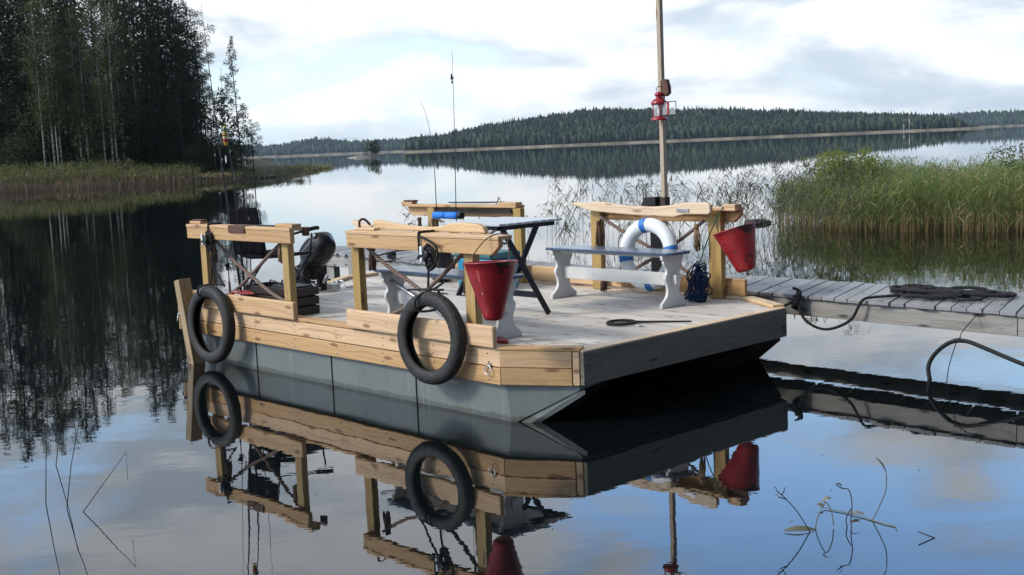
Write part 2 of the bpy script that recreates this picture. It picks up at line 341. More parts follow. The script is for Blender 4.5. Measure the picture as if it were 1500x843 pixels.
# ------------------------------------------------------------------ water
m,nt,b=mat('lake_water'); b.inputs['Base Color'].default_value=(.003,.005,.0055,1); b.inputs['Roughness'].default_value=.0; b.inputs['IOR'].default_value=1.7
ge=N(nt,'ShaderNodeNewGeometry')
mp=N(nt,'ShaderNodeMapping',i_Scale=(1.0,1.6,1.0)); L(nt,ge.outputs['Position'],mp.inputs[0])
n1=N(nt,'ShaderNodeTexNoise',i_Scale=2.6,i_Detail=3.0,i_Roughness=.5); L(nt,mp.outputs[0],n1.inputs['Vector'])
n2=N(nt,'ShaderNodeTexNoise',i_Scale=.5,i_Detail=2.0); L(nt,mp.outputs[0],n2.inputs['Vector'])
n3=N(nt,'ShaderNodeTexNoise',i_Scale=9.0,i_Detail=2.0); L(nt,mp.outputs[0],n3.inputs['Vector'])
pt=N(nt,'ShaderNodeTexNoise',i_Scale=.035,i_Detail=3.0); L(nt,mp.outputs[0],pt.inputs['Vector'])   # wind patches
sy=N(nt,'ShaderNodeSeparateXYZ'); L(nt,ge.outputs['Position'],sy.inputs[0])
fade=N(nt,'ShaderNodeMapRange',i_1=9.0,i_2=34.0,i_3=0.0,i_4=1.0); L(nt,sy.outputs[1],fade.inputs[0])
patch=math_(nt,'MULTIPLY',fade.outputs[0],ramp(nt,pt.outputs[0],[(.40,(.25,.25,.25)),(.62,(1,1,1))]).outputs[0])
near=N(nt,'ShaderNodeMapRange',i_1=12.0,i_2=60.0,i_3=1.0,i_4=.22); L(nt,sy.outputs[1],near.inputs[0])
h=math_(nt,'ADD',math_(nt,'MULTIPLY',n1.outputs[0],.0006),math_(nt,'MULTIPLY',n2.outputs[0],.0026))
h=math_(nt,'ADD',h,math_(nt,'MULTIPLY',math_(nt,'MULTIPLY',n1.outputs[0],patch),.0012))
h=math_(nt,'ADD',h,math_(nt,'MULTIPLY',n3.outputs[0],.00012)); h=math_(nt,'MULTIPLY',h,near.outputs[0])
bp=N(nt,'ShaderNodeBump',i_Strength=1.0,i_Distance=1.0); L(nt,h,bp.inputs['Height']); L(nt,bp.outputs[0],b.inputs['Normal']); M['water']=m
w=MB(); k=48; w.add([(4600*math.cos(2*PI*i/k),4600*math.sin(2*PI*i/k),0) for i in range(k)],[tuple(range(k))])
o=w.build('water',M['water']); tag(o,kind='structure')
# ------------------------------------------------------------------ numpy mesh helper
def np_mesh(name, V, F, mats, mi=None, rnd=None, smooth=False):
    """V (n,3), F (m,k) constant k"""
    me=bpy.data.meshes.new(name); n=len(V); m_,k_=F.shape
    me.vertices.add(n); me.vertices.foreach_set('co', np.ascontiguousarray(V,dtype=np.float32).ravel())
    me.loops.add(m_*k_); me.loops.foreach_set('vertex_index', F.astype(np.int32).ravel())
    me.polygons.add(m_); me.polygons.foreach_set('loop_start', (np.arange(m_)*k_).astype(np.int32))
    for q in (mats if isinstance(mats,(list,tuple)) else [mats]): me.materials.append(q)
    if mi is not None: me.polygons.foreach_set('material_index', mi.astype(np.int32))
    at=me.attributes.new('rnd','FLOAT','FACE'); at.data.foreach_set('value',(rnd if rnd is not None else rng.random(m_)).astype(np.float32))
    if smooth: me.polygons.foreach_set('use_smooth',[True]*m_)
    me.update(calc_edges=True); return me
def obj_from(name, me, parent=None, loc=None):
    o=bpy.data.objects.new(name,me); C.objects.link(o)
    if parent is not None: o.parent=parent
    if loc is not None: o.location=loc
    return o
def quads_at(P, D, S, ln, wd):
    """leaf quads: centre base P, direction D, side S, length ln, width wd -> rhombus-like quads"""
    ln=ln[:,None]; wd=wd[:,None]
    a=P; b=P+D*ln*.45+S*wd*.5; c=P+D*ln; d=P+D*ln*.45-S*wd*.5
    V=np.stack([a,b,c,d],1).reshape(-1,3); F=np.arange(len(P)*4).reshape(-1,4); return V,F
def unit(v): return v/np.maximum(np.linalg.norm(v,axis=-1,keepdims=True),1e-9)
# ------------------------------------------------------------------ tree prototypes (1 unit = 1 m)
def spruce_mesh(H, seed, low=.08, spread=1.0):
    r=np.random.default_rng(seed); P=[];D=[];
    zs=np.arange(H*low,H-.2,.30)
    for z in zs:
        f=(H-z)/H; Lb=(3.0*f**.75+.12)*spread; nb=r.integers(6,9)
        for k in range(nb):
            if r.random()<.12: continue
            a=r.random()*2*PI; Lk=Lb*r.uniform(.55,1.12); n=max(4,int(Lk*17))
            t=(np.arange(n)+r.random(n))/n
            x=np.cos(a)*t*Lk; y=np.sin(a)*t*Lk; zz=z+.25*Lk*t*.6-(.42+.2*f)*Lk*t**1.6+.12*Lk*np.maximum(0,t-.8)*4*.3
            P.append(np.stack([x,y,zz],1)+r.normal(0,.06,(n,3)))
            out=np.tile([np.cos(a),np.sin(a),-.35],(n,1)); D.append(out*.6+r.normal(0,.55,(n,3)))
    P=np.concatenate(P);D=unit(np.concatenate(D)); S=unit(np.cross(D,r.normal(0,1,D.shape)))
    V,F=quads_at(P,D,S,r.uniform(.16,.38,len(P)),r.uniform(.06,.14,len(P)))
    return np_mesh('spruce_crown',V,F,M['spruce'])
def clumps_mesh(name, centres, radii, per, lsz, mat_, seed, flat=.6, droop=0.0):
    r=np.random.default_rng(seed); P=[];D=[]
    for c,R in zip(centres,radii):
        n=int(per*R*R)+6; d=unit(r.normal(0,1,(n,3))); q=d*(r.random((n,1))**.45)*R; q[:,2]*=flat
        P.append(np.array(c)+q); dd=d*.7+r.normal(0,.6,(n,3)); dd[:,2]-=droop; D.append(dd)
    P=np.concatenate(P);D=unit(np.concatenate(D)); S=unit(np.cross(D,r.normal(0,1,D.shape)))
    V,F=quads_at(P,D,S,r.uniform(lsz*.7,lsz*1.5,len(P)),r.uniform(lsz*.3,lsz*.6,len(P)))
    return np_mesh(name,V,F,mat_)
def trunk_mesh(H, r0, mat_, seed, branches=(), lean=0.0, wob=.12):
    r=random.Random(seed); mb=MB(); n=9
    path=[(lean*H*(i/n)**1.3+r.uniform(-wob,wob)*(i/n), r.uniform(-wob,wob)*(i/n), H*i/n-.3*(i==0)) for i in range(n+1)]
    mb.tube(path,[r0*(1-.88*i/n) for i in range(n+1)],7)
    for (a,b_,rr) in branches: mb.tube([a,((Vector(a)+Vector(b_))/2+Vector((0,0,.1))),b_],[rr,rr*.6,rr*.25],5)
    me=bpy.data.meshes.new('trunk'); me.from_pydata(mb.V,[],mb.F); me.materials.append(mat_); me.polygons.foreach_set('use_smooth',mb.S); me.update(); return me
def pine_set(H, seed):
    r=random.Random(seed); cs=[];rs=[];br=[]
    n=46
    for i in range(n):
        z=H*(.38+.6*i/n)+r.uniform(-.4,.4); f=1-(z/H-.38)/.62; a=r.uniform(0,2*PI); R=r.uniform(.5,2.6)*(.35+.8*math.sin(PI*min(1,f*.75+.15)))
        c=(R*math.cos(a),R*math.sin(a),z); cs.append(c); rs.append(r.uniform(.45,.95)); br.append(((0,0,z-.5),c,.05))
    cs.append((0,0,H-.2)); rs.append(.7)
    for z in range(int(H*.2),int(H*.38)):
        a=r.uniform(0,2*PI); br.append(((0,0,z),(1.2*math.cos(a),1.2*math.sin(a),z-.2),.025))
    return clumps_mesh('pine_crown',cs,rs,260,.17,M['pineleaf'],seed,.6), trunk_mesh(H,.2,M['bark'],seed,br)
def birch_set(H, seed, wid=1.7, lean=0.0, lo=.3, per=95, lsz=.13, matl='birchleaf'):
    r=random.Random(seed); cs=[];rs=[];br=[]
    n=60
    for i in range(n):
        t=lo+(1-lo)*i/n; z=H*t; prof=math.sin(PI*min(1,(1-(t-lo)/(1-lo))*.85+.12))**.8
        a=r.uniform(0,2*PI); R=r.uniform(.1,1)*wid*prof; lx=lean*H*t**1.3
        c=(lx+R*math.cos(a),R*math.sin(a),z-.25*R); cs.append(c); rs.append(r.uniform(.3,.62)); br.append(((lx,0,z-.6*R-.2),c,.022))
    return clumps_mesh('birch_crown',cs,rs,per*3,lsz,M[matl],seed,1.3,.9), trunk_mesh(H*.97,.10,M['birchbark'],seed,br,lean)
SPR=[(spruce_mesh(20,1),trunk_mesh(19.5,.19,M['bark'],1),20),(spruce_mesh(22,2,.05,.9),trunk_mesh(21.5,.2,M['bark'],2),22),(spruce_mesh(18,3,.04,1.15),trunk_mesh(17.5,.18,M['bark'],3),18)]
PIN=[(*pine_set(20,11),20),(*pine_set(17,12),17)]
BIR=[(*birch_set(15,21),15),(*birch_set(13,22,1.4),13)]
def plant_tree(kind, proto, x, y, z, h, rot, label, group, sx=1.0):
    cr,tr,H=proto; s=h/H
    t=bpy.data.objects.new(kind,None); C.objects.link(t); t.location=(x,y,z); t.rotation_euler=(0,0,rot); t.scale=(s*sx,s*sx,s)
    tag(t,label,'tree',group); obj_from('trunk',tr,t); obj_from('crown',cr,t); return t
def px_x(px, Y, py=235):      # world x under a picture column, used only to read the survey numbers below
    c=.99912; s=.04188; X=px-750; Yy=py-421.5
    return (X*c-Yy*s)*Y/(1730*.9929+(-(X*s+Yy*c))*.1188)
# left promontory: ground + forest
gv=[];nx,ny=60,30
def shoreY(x):  # front waterline of the promontory
    xs=[-95,-60,-37,-29,-24,-21,-19.5]; ys=[80,83,86.5,92,97,101,107]
    return float(np.interp(x,xs,ys))
mb=MB(); rows=[0,.8,2.5,6,14,30,60]
cols=[-95,-70,-55,-45,-38,-33,-29,-26,-23.5,-21.5,-20.4,-19.6]
hz=[-.15,.18,.35,.55,.9,1.3,1.6]
vs=[];fs=[]
for i,x in enumerate(cols):
    for j,dy in enumerate(rows):
        edge=min(1,(len(cols)-1-i)/3); dy=dy*min(1,.12+(len(cols)-1-i)/6); xx=x+(-dy*.12 if i>6 else 0)
        vs.append((xx+random.uniform(-.3,.3),shoreY(x)+dy,hz[j]*(.25+.75*edge)-(.25 if i==len(cols)-1 else 0)))
R_=len(rows)
for i in range(len(cols)-1):
    for j in range(R_-1): fs.append((i*R_+j,(i+1)*R_+j,(i+1)*R_+j+1,i*R_+j+1))
mb.add(vs,fs,smooth=True); tag(mb.build('left_shore_ground',M['floor']),kind='structure')
G_SPR='dark conifers of the forest on the left shore'; L_SPR='tall dark spruce in the dense forest on the left shore'
fr=random.Random(5)
spr=[]
for (px,Y,h) in [(-70,101,24),(-30,108,24),(2,100,23),(30,112,25),(52,103,23),(95,108,23.5),(128,113,22.5),(108,102,21),(200,104,20.5),(222,110,22),(247,106,20),(262,112,19.5),(285,103,15.2),(232,100,18),(60,120,25),(20,122,26),(120,122,22),(190,122,19),(240,122,20),(170,117,17.5),(-60,118,26),(298,106,12.5),(275,116,16)]+[(fr.uniform(-60,285),fr.uniform(124,142),fr.uniform(13,19)) for _ in range(20)]:
    spr.append((px_x(px,Y),Y,h))
for i,(x,y,h) in enumerate(spr):
    plant_tree('spruce_tree',SPR[i%3],x,y,1.0,h,fr.uniform(0,6),L_SPR,G_SPR,fr.uniform(.85,1.05))
for i,(px,Y,h) in enumerate([(75,99,21),(210,101,18.5),(268,101,17.5),(293,102,13.5),(304,104,10.5),(150,112,20),(-10,100,21),(313,108,7.4)]):
    plant_tree('pine_tree',PIN[i%2],px_x(px,Y),Y,.9,h,fr.uniform(0,6),'clumpy dark pine with bare lower trunk in the forest on the left shore','dark pines of the forest on the left shore',.85)
for i,(px,Y,h,lo) in enumerate([(66,96,14.5,0),(80,96.5,15,0),(86,97,15.5,0),(91,98,13,0),(120,98,14,0),(130,97.5,13,0),(155,97,16,0),(166,97,16.5,0),(172,96.5,15,0),(182,98,15.5,0),(205,99,12,0)]):
    plant_tree('birch_tree',BIR[i%2],px_x(px,Y),Y,.8,h,fr.uniform(0,6),'slender birch with pale trunk at the front of the left forest','birches along the edge of the left forest',.9)
# lone slender birch and its neighbours at the tip of the forest
_r=random.Random(31); _c=[];_q=[];_b=[]
for _i in range(95):
    _t=.10+.90*_i/95; _z=11.6*_t; _a=_r.uniform(0,2*PI); _R=_r.uniform(.15,1.0)*(1.75*(1-_t)**.8+.10); _lx=-.35*_t+.25*math.sin(_t*7)
    _p=(_lx+_R*math.cos(_a),_R*math.sin(_a),_z-.25*_R); _c.append(_p); _q.append(_r.uniform(.22,.44)*(1.15-.75*_t)); _b.append(((_lx,0,_z-.2*_R),_p,.02))
lb=(clumps_mesh('slender_crown',_c,_q,700,.14,M['shrub'],31,1.1,.5),trunk_mesh(11.3,.085,M['bark'],31,_b,-.03,.1))
plant_tree('birch_tree',(*lb,11.6),px_x(354,100),100,.5,11.4,0,'lone slender tree with ragged crown standing against the sky right of the forest',None,1.0)
sm=spruce_mesh(7,41,.1,.8)
plant_tree('young_spruce',(sm,trunk_mesh(6.9,.09,M['bark'],41),7),px_x(330,101),101,.5,7.4,1,'short young conifer between the forest edge and the lone slender tree',None,1.0)
plant_tree('small_pine',PIN[1],px_x(371,101),101,.4,4.6,2,'smallest wind-bent conifer at the very end of the left forest',None,1.0)
# understory shrubs
r=np.random.default_rng(9)
shr=[]
for k in range(3):
    cs=[(r.uniform(-1.6,1.6),r.uniform(-1,1),r.uniform(.3,2.6)) for _ in range(16)]; shr.append(clumps_mesh('foliage',cs,[r.uniform(.5,.9) for _ in cs],420,.12,M['shrub'],50+k,.9))
st=trunk_mesh(2.2,.05,M['bark'],60)
for i in range(80):
    px=-40+i*4.7+fr.uniform(-5,5); Y=fr.uniform(97,110) if i%2 else fr.uniform(108,124)
    t=bpy.data.objects.new('shrub',None); C.objects.link(t); t.location=(px_x(px,Y),Y,.7); t.rotation_euler=(0,0,fr.uniform(0,6)); sc=fr.uniform(1.0,2.3)*(1 if px<255 else .55); t.scale=(sc,sc,sc*(1.3 if i%2==0 else 1))
    tag(t,'dark leafy undergrowth bush between the trunks of the left forest','bush','bushes under the trees of the left forest'); obj_from('stem',st,t); obj_from('foliage',shr[i%3],t)
# ------------------------------------------------------------------ reeds
def reed_mesh(name, P, Hh, nleaf, lw, sw, mats, lean=.12, leaf_len=.35, straw_leaf=.25, plume=0.0, seed=0, zmin=.25, droop=.35, leandir=None, kink=0.0):
    """P (n,2) feet, Hh (n,) heights; bowed stem (3 segments) and bent blades; material 0 straw, 1 green"""
    r=np.random.default_rng(seed); n=len(P); base=np.zeros((n,3)); base[:,:2]=P; base[:,2]=-.05
    a=r.random(n)*2*PI; ld=np.stack([np.cos(a),np.sin(a),np.zeros(n)],1)
    if leandir is not None: ld=unit(ld*.6+np.array([leandir[0],leandir[1],0]))
    ln=np.abs(r.normal(0,lean,n))[:,None]*Hh[:,None]
    def at(t): t=np.asarray(t); 
    ts=[0,.4,.75,1.0]; pts=[base+np.array([0,0,1])*(Hh[:,None]*t)+ld*ln*t**2 for t in ts]
    side=unit(np.cross(ld,[0,0,1])+r.normal(0,.2,(n,3))); side2=unit(np.cross(side,[0,0,1]))
    VV=[];FF=[];MI=[];RD=[];off=0; rs=r.random(n)
    for sd in (side,side2):
        for k in range(3):
            w0=sw*(1-.25*k); w1=sw*(1-.25*(k+1))
            q=np.stack([pts[k]-sd*w0/2,pts[k]+sd*w0/2,pts[k+1]+sd*w1/2,pts[k+1]-sd*w1/2],1).reshape(-1,3)
            VV.append(q); FF.append(np.arange(n*4).reshape(-1,4)+off); off+=n*4; MI.append(np.where(rs<(.9,.35,.12)[k],0,1)); RD.append(rs)
    for j in range(nleaf):
        t=np.clip(zmin+(1-zmin)*(j+r.random(n))/nleaf,0,.98); i0=np.searchsorted(ts,t)-1; i0=np.clip(i0,0,2)
        A=np.stack(pts,0); f=((t-np.array(ts)[i0])/(np.array(ts)[i0+1]-np.array(ts)[i0]))[:,None]
        p=A[i0,np.arange(n)]*(1-f)+A[i0+1,np.arange(n)]*f
        b=r.random(n)*2*PI; d=np.stack([np.cos(b),np.sin(b),np.zeros(n)],1)
        if leandir is not None: d=unit(d+np.array([leandir[0],leandir[1],0])*.8)
        L1=leaf_len*r.uniform(.6,1.3,n)[:,None]; up=np.array([0,0,1.0])
        m1=p+d*L1*.35+up*L1*.42; m2=p+d*L1*.8+up*L1*(.55-droop); m3=p+d*L1*1.15+up*L1*(.35-2*droop*r.random(n)[:,None])
        sd=unit(np.cross(d,up)+r.normal(0,.3,(n,3))); W=lw*r.uniform(.6,1.2,n)[:,None]
        for (qa,qb,wa,wb) in ((p,m1,.5,1.0),(m1,m2,1.0,.7),(m2,m3,.7,.05)):
            q=np.stack([qa-sd*W*wa/2,qa+sd*W*wa/2,qb+sd*W*wb/2,qb-sd*W*wb/2],1).reshape(-1,3)
            VV.append(q); FF.append(np.arange(n*4).reshape(-1,4)+off); off+=n*4
            MI.append(np.where(r.random(n)<straw_leaf*(1.6-1.6*t),0,1)); RD.append(r.random(n))
    if plume>0:
        idx=np.where(r.random(n)<plume)[0]; tip=pts[3][idx]
        for j in range(7):
            d=unit(ld[idx]*.7+r.normal(0,.35,(len(idx),3))+np.array([0,0,-.1])); l=r.uniform(.06,.16,(len(idx),1)); p=tip-np.array([0,0,.02])*j
            sd=unit(np.cross(d,r.normal(0,1,d.shape)))
            q=np.stack([p-sd*.002,p+sd*.002,p+d*l+sd*.006,p+d*l-sd*.006],1).reshape(-1,3)
            VV.append(q); FF.append(np.arange(len(idx)*4).reshape(-1,4)+off); off+=len(idx)*4; MI.append(np.zeros(len(idx))); RD.append(r.random(len(idx)))
    return np_mesh(name,np.concatenate(VV),np.concatenate(FF),mats,np.concatenate(MI),np.concatenate(RD))
# left shore belt
r=np.random.default_rng(3); n=6500; xs=-70+51.5*r.random(n)**.75; ys=np.array([shoreY(x) for x in xs])-1.2+r.random(n)**1.3*6.5
keep=(xs<-22)|(r.random(n)<.35); xs=xs[keep]; ys=ys[keep]
H_=1.15+.9*np.clip((ys-np.array([shoreY(x) for x in xs])+1.2)/5,0,1)+r.normal(0,.12,len(xs)); H_*=np.where(xs>-25,.55,1)*np.where(xs>-30,.8,1)
me=reed_mesh('shore_reeds',np.stack([xs,ys],1),H_,3,.035,.03,[M['reed_far_straw'],M['reed_far_green']],.08,.4,.1,0,4,.5)
tag(obj_from('shore_reeds',me),'belt of pale reeds with green tops along the left shore','reeds',kind='stuff')
r=np.random.default_rng(34); n=1700; xs=-70+48*r.random(n)**.75; ys=np.array([shoreY(x) for x in xs])-.9-r.random(n)**2*1.0; w_=.6+.4*np.sin(xs*2.1)*np.sin(xs*.7); k_=r.random(n)<w_
me=reed_mesh('dead_reeds',np.stack([xs,ys],1)[k_],(.45+.5*r.random(n))[k_],1,.03,.03,[M['reed_far_straw'],M['reed_far_straw']],.10,.3,1,0,41,.5)
tag(obj_from('dead_reeds',me),'bleached dead reed stalks standing in the water before the green shore belt','reeds',kind='stuff')
# low rocky spit
def rock(seed, sx,sy,sz, mtl, name='rock'):
    r=random.Random(seed); mb=MB(); n=14; m_=8; vs=[];fs=[]
    for j in range(m_+1):
        ph=PI*j/m_
        for i in range(n):
            a=2*PI*i/n; k=1+.22*math.sin(3*a+seed)*math.sin(ph)+r.uniform(-.12,.12)
            vs.append((sx*k*math.sin(ph)*math.cos(a),sy*k*math.sin(ph)*math.sin(a),sz*k*math.cos(ph)))
    for j in range(m_):
        for i in range(n): fs.append((j*n+i,(j+1)*n+i,(j+1)*n+(i+1)%n,j*n+(i+1)%n))
    return mb.add(vs,fs,smooth=False)
mb=MB(); vs=[];fs=[]; sp_=[(-26.5,104,3.0),(-25,112,2.8),(-24.6,122,2.6),(-25.0,134,2.2),(-25.4,146,1.8),(-26.0,158,1.1),(-26.3,164,.3)]
for (x,y,wd) in sp_:
    for k,(dx,z) in enumerate([(-1,-.15),(-.6,.25),(0,.42),(.6,.22),(1,-.15)]): vs.append((x+dx*wd+random.uniform(-.2,.2),y,z*(.5+wd/4)+random.uniform(-.04,.06)))
for i in range(len(sp_)-1):
    for k in range(4): fs.append((i*5+k,i*5+k+1,(i+1)*5+k+1,(i+1)*5+k))
mb.add(vs,fs,smooth=True); tag(mb.build('spit_ground',M['floor']),kind='structure')
for i,(x,y,s_) in enumerate([(-21.2,103.5,.5),(-22.8,116,.6),(-23.2,128,.5),(-24.2,140,.5),(-24.6,150,.45),(-25.6,160,.5),(-22.0,109,.4)]):
    o=solo(rock(100+i,s_*1.6,s_,s_*.6,M['rock']),'shore_rock',M['rock'],'small pale rock at the water edge of the low spit below the forest','rock',(0,0,0),'rocks along the low spit',raft=False); o.location=(x,y,.1)
r=np.random.default_rng(33); n=4200; t=r.random(n); ys=104+56*t; xs=-24.8+r.normal(0,1.5,n)*(1-.6*t); 
me=reed_mesh('spit_reeds',np.stack([xs,ys],1),(.8-.45*t)*r.uniform(.5,1.2,n),5,.07,.04,[M['reed_far_straw'],M['reed_far_green']],.2,.35,.3,0,6,.2)
tag(obj_from('spit_grass',me),'dark rough grass covering the low rocky spit','grass',kind='stuff')
# islet
isl=[(540,-47.2),(0,0)]
o=MB(); 
mb=rock(201,5.2,4,1.0,M['rock']); ob=solo(mb,'islet_rock',M['rock'],'pale bare rock islet with one bushy tree, out on the lake','islet',(0,0,0),raft=False); ob.location=(-52.5,430,-.3)
cs=[(r.uniform(-2.2,2.2),r.uniform(-1.5,1.5),r.uniform(1,5)) for _ in range(18)]
im=clumps_mesh('islet_crown',cs,[1.1]*18,60,.5,M['shrub'],71,1)
plant_tree('islet_tree',(im,trunk_mesh(4,.15,M['bark'],71),5),-48.6,430,.5,5.2,0,'bushy dark green tree growing on the small rock islet',None)
# ------------------------------------------------------------------ far wooded hills
def far_hill(name, label, Y, depth, xs, tops, th, spacing, seed, shoreh, conif=.7):
    """xs/tops: tree line heights; terrain rises from the shore to top-th"""
    r=np.random.default_rng(seed); X0,X1=xs[0],xs[-1]
    top=lambda x: np.interp(x,xs,tops)
    def ground(x,y):
        f=np.clip((y-Y)/depth,0,1); hh=np.maximum(top(x)-th,0.6); return .6+(hh-.6)*np.sin(f*PI/2)**1.2
    # terrain
    nx,ny=60,8; gx=np.linspace(X0,X1,nx); V=[];F=[]
    for i,x in enumerate(gx):
        V.append((x,Y-6,-.3)); V.append((x,Y-3,shoreh)); 
        for j in range(ny): y=Y+depth*j/(ny-1); V.append((x,y,float(ground(x,y)) if j else max(.6,shoreh)))
    k=ny+2
    for i in range(nx-1):
        for j in range(k-1): F.append((i*k+j,(i+1)*k+j,(i+1)*k+j+1,i*k+j+1))
    mi=np.array([0 if (f%(k-1))<2 else 1 for f in range(len(F))])
    me=np_mesh(name+'_ground',np.array(V),np.array(F),[M['shore'],M['floor']],mi,smooth=True)
    tag(obj_from(name+'_ground',me),kind='structure')
    # trees
    nrow=int(depth/spacing); P=[]
    for j in range(nrow):
        y=Y+1+j*spacing; n=int((X1-X0)/spacing); x=X0+(np.arange(n)+r.random(n))*spacing; P.append(np.stack([x,y+r.uniform(-1,1,n)*spacing*.5],1))
    P=np.concatenate(P); n=len(P); hs=th*np.where(r.random(n)<.12,r.uniform(1.05,1.3,n),r.uniform(.75,1.08,n))*np.clip((top(P[:,0])-.6)/th,.15,1); g=ground(P[:,0],P[:,1])
    iscon=r.random(n)<conif*(.35+.65*np.clip((P[:,1]-Y)/(depth*.35),0,1))
    VV=[];FF=[];MI=[];RD=[];off=0
    # conifers: 3 ragged skirts, each 7 triangles-as-quads
    idx=np.where(iscon)[0]; m_=len(idx); c=np.zeros((m_,3)); c[:,:2]=P[idx]; c[:,2]=g[idx]; hh=hs[idx]; rd=r.random(m_)
    for lv,(z0,z1,rr) in enumerate([(.12,.55,.17),(.35,.78,.125),(.6,1.0,.075)]):
        for k in range(6):
            a=2*PI*k/6+r.random(m_); b=a+2*PI/6*1.05
            R=hh*rr*r.uniform(.75,1.25,m_)
            ap=c+np.stack([np.zeros(m_),np.zeros(m_),hh*z1],1)
            p1=c+np.stack([np.cos(a)*R,np.sin(a)*R,hh*(z0+r.uniform(-.03,.05,m_))],1); p2=c+np.stack([np.cos(b)*R,np.sin(b)*R,hh*(z0+r.uniform(-.03,.05,m_))],1)
            VV.append(np.stack([ap,p1,p2],1).reshape(-1,3)); FF.append(np.arange(m_*3).reshape(-1,3)+off); off+=m_*3; MI.append(np.zeros(m_)); RD.append(np.clip(rd+r.uniform(-.2,.2,m_),0,1))
    # broadleaf: lumpy ovals
    idx=np.where(~iscon)[0]; m_=len(idx); c=np.zeros((m_,3)); c[:,:2]=P[idx]; c[:,2]=g[idx]; hh=hs[idx]*.86; rd=r.random(m_)
    rings=[(.12,.5),(.35,1),(.62,.95),(.85,.6)]
    pts=[]
    for (z,q) in rings:
        for k in range(6):
            a=2*PI*k/6+q; R=hh*.21*q*r.uniform(.7,1.3,m_); pts.append(c+np.stack([np.cos(a)*R,np.sin(a)*R,hh*(z+r.uniform(-.06,.06,m_))],1))
    tip=c+np.stack([np.zeros(m_),np.zeros(m_),hh],1)
    def tri(a,b,d):
        nonlocal_off[0]
        VV.append(np.stack([a,b,d],1).reshape(-1,3)); FF.append(np.arange(m_*3).reshape(-1,3)+nonlocal_off[0]); nonlocal_off[0]+=m_*3; MI.append(np.ones(m_)); RD.append(np.clip(rd+r.uniform(-.3,.3,m_),0,1))
    nonlocal_off=[off]
    for q in range(3):
        for k in range(6):
            a=pts[q*6+k];b=pts[q*6+(k+1)%6];d=pts[(q+1)*6+k];e=pts[(q+1)*6+(k+1)%6]; tri(a,b,d); tri(b,e,d)
    for k in range(6): tri(pts[18+k],pts[18+(k+1)%6],tip)
    me=np_mesh(name,np.concatenate(VV),np.concatenate(FF),[M['farwood'],M['farleaf']],np.concatenate(MI),np.concatenate(RD))
    tag(obj_from(name,me),label,'forest',kind='stuff')
Y=1200; k=Y/1730.
pxs=[590,640,700,780,860,900,1000,1100,1200,1300,1390,1415,1440]; pys=[200,194,179,166,153,151,151,151,154,158,161,176,186]
def lvl(px,py,Y):  # height at distance Y seen at a survey pixel
    X=px-750;Yy=py-421.5;u=X*.99912-Yy*.04188;v=X*.04188+Yy*.99912
    fy=1730*.9929-v*.1188; fz=-1730*.1188-v*.9929; return u/fy*Y, 1.85+fz/fy*Y
q=[lvl(a,b,Y) for a,b in zip(pxs,pys)]
far_hill('middle_forest','dark green wooded ridge running along the far shore in the middle and right',Y,150,[a for a,_ in q],[b for _,b in q],13,3.4,1,1.6,.62)
Y=2300; q=[lvl(a,b,Y) for a,b in zip([300,380,400,430,460,500,560,620,700],[212,211,207,199,200,204,201,199,203])]
far_hill('left_distant_forest','hazy blue wooded hills on the far shore left of the ridge',Y,220,[a for a,_ in q],[b for _,b in q],17,7.5,2,3.0,.6)
Y=2600; q=[lvl(a,b,Y) for a,b in zip([1370,1400,1440,1480,1560,1650],[164,162,161,158,156,160])]
far_hill('right_distant_forest','hazy blue wooded hills on the far shore at the right edge',Y,220,[a for a,_ in q],[b for _,b in q],17,7.5,3,3.0,.6)
for i,(px,h_) in enumerate([(1324,5),(1332,9.2)]):
    x,_=lvl(px,200,1150); mb=MB(); mb.tube([(0,0,-1),(0,0,h_*1.3)],.22,8)
    mb.box((-.45,-.05,h_*1.3-1.4),(.45,.05,h_*1.3))
    solo(mb,'channel_marker',M['white'],['shorter white navigation mark post on the far shore','taller white navigation mark post on the far shore'][i],'marker',(0,0,0),raft=False).location=(x,1150,0)
# ------------------------------------------------------------------ right reed bed, sparse reeds
r=np.random.default_rng(12)
n=12000; u=r.random(n); xs=5.45+u*13; depth=r.random(n)**1.15
yf=np.interp(xs,[5.4,6.3,8.8,14,19],[24.4,21.9,20.3,18.5,17.5])
ys=yf+depth*(3.0+5*np.clip((xs-5.4)/2,0,1)); xs=xs+depth*.9
edge=np.clip((xs-5.3)/1.7,.0,1); keep=r.random(n)<.06+.94*edge**1.3*(.75+.25*np.sin(xs*3.3+ys)); xs,ys,depth,edge=xs[keep],ys[keep],depth[keep],edge[keep]
H_=(.74+.20*edge+.13*depth+.12*np.clip((xs-9)/4,0,1)+.09*np.sin(xs*1.7)+.08*np.sin(xs*4.1+2))*r.uniform(.78,1.12,len(xs))
clump=np.sin(xs*5.3)*np.sin(ys*3.1+xs)
me=reed_mesh('reed_bed',np.stack([xs+clump*.1,ys],1),H_,6,.0125,.009,[M['reed_straw'],M['reed_green']],.11,.33,.18,.12,13,.12)
tag(obj_from('reed_bed',me),'dense bed of green reeds with straw-coloured feet standing in the water at right','reeds',kind='stuff')
n=300; xs=np.concatenate([r.uniform(.5,6.2,180),r.normal(4.9,.7,120)]); ys=r.uniform(17,27,n)+np.where(xs>4,1.5,0); xs=xs*ys/21
me=reed_mesh('sparse_reeds',np.stack([xs,ys],1),r.uniform(.7,1.5,n),6,.016,.006,[M['reed_dark'],M['reed_dark']],.30,.26,.2,.35,14,.35,.5,(1,0))
tag(obj_from('sparse_reeds',me),'thin scattered reeds with drooping leaves in the water behind the bench','reeds',kind='stuff')
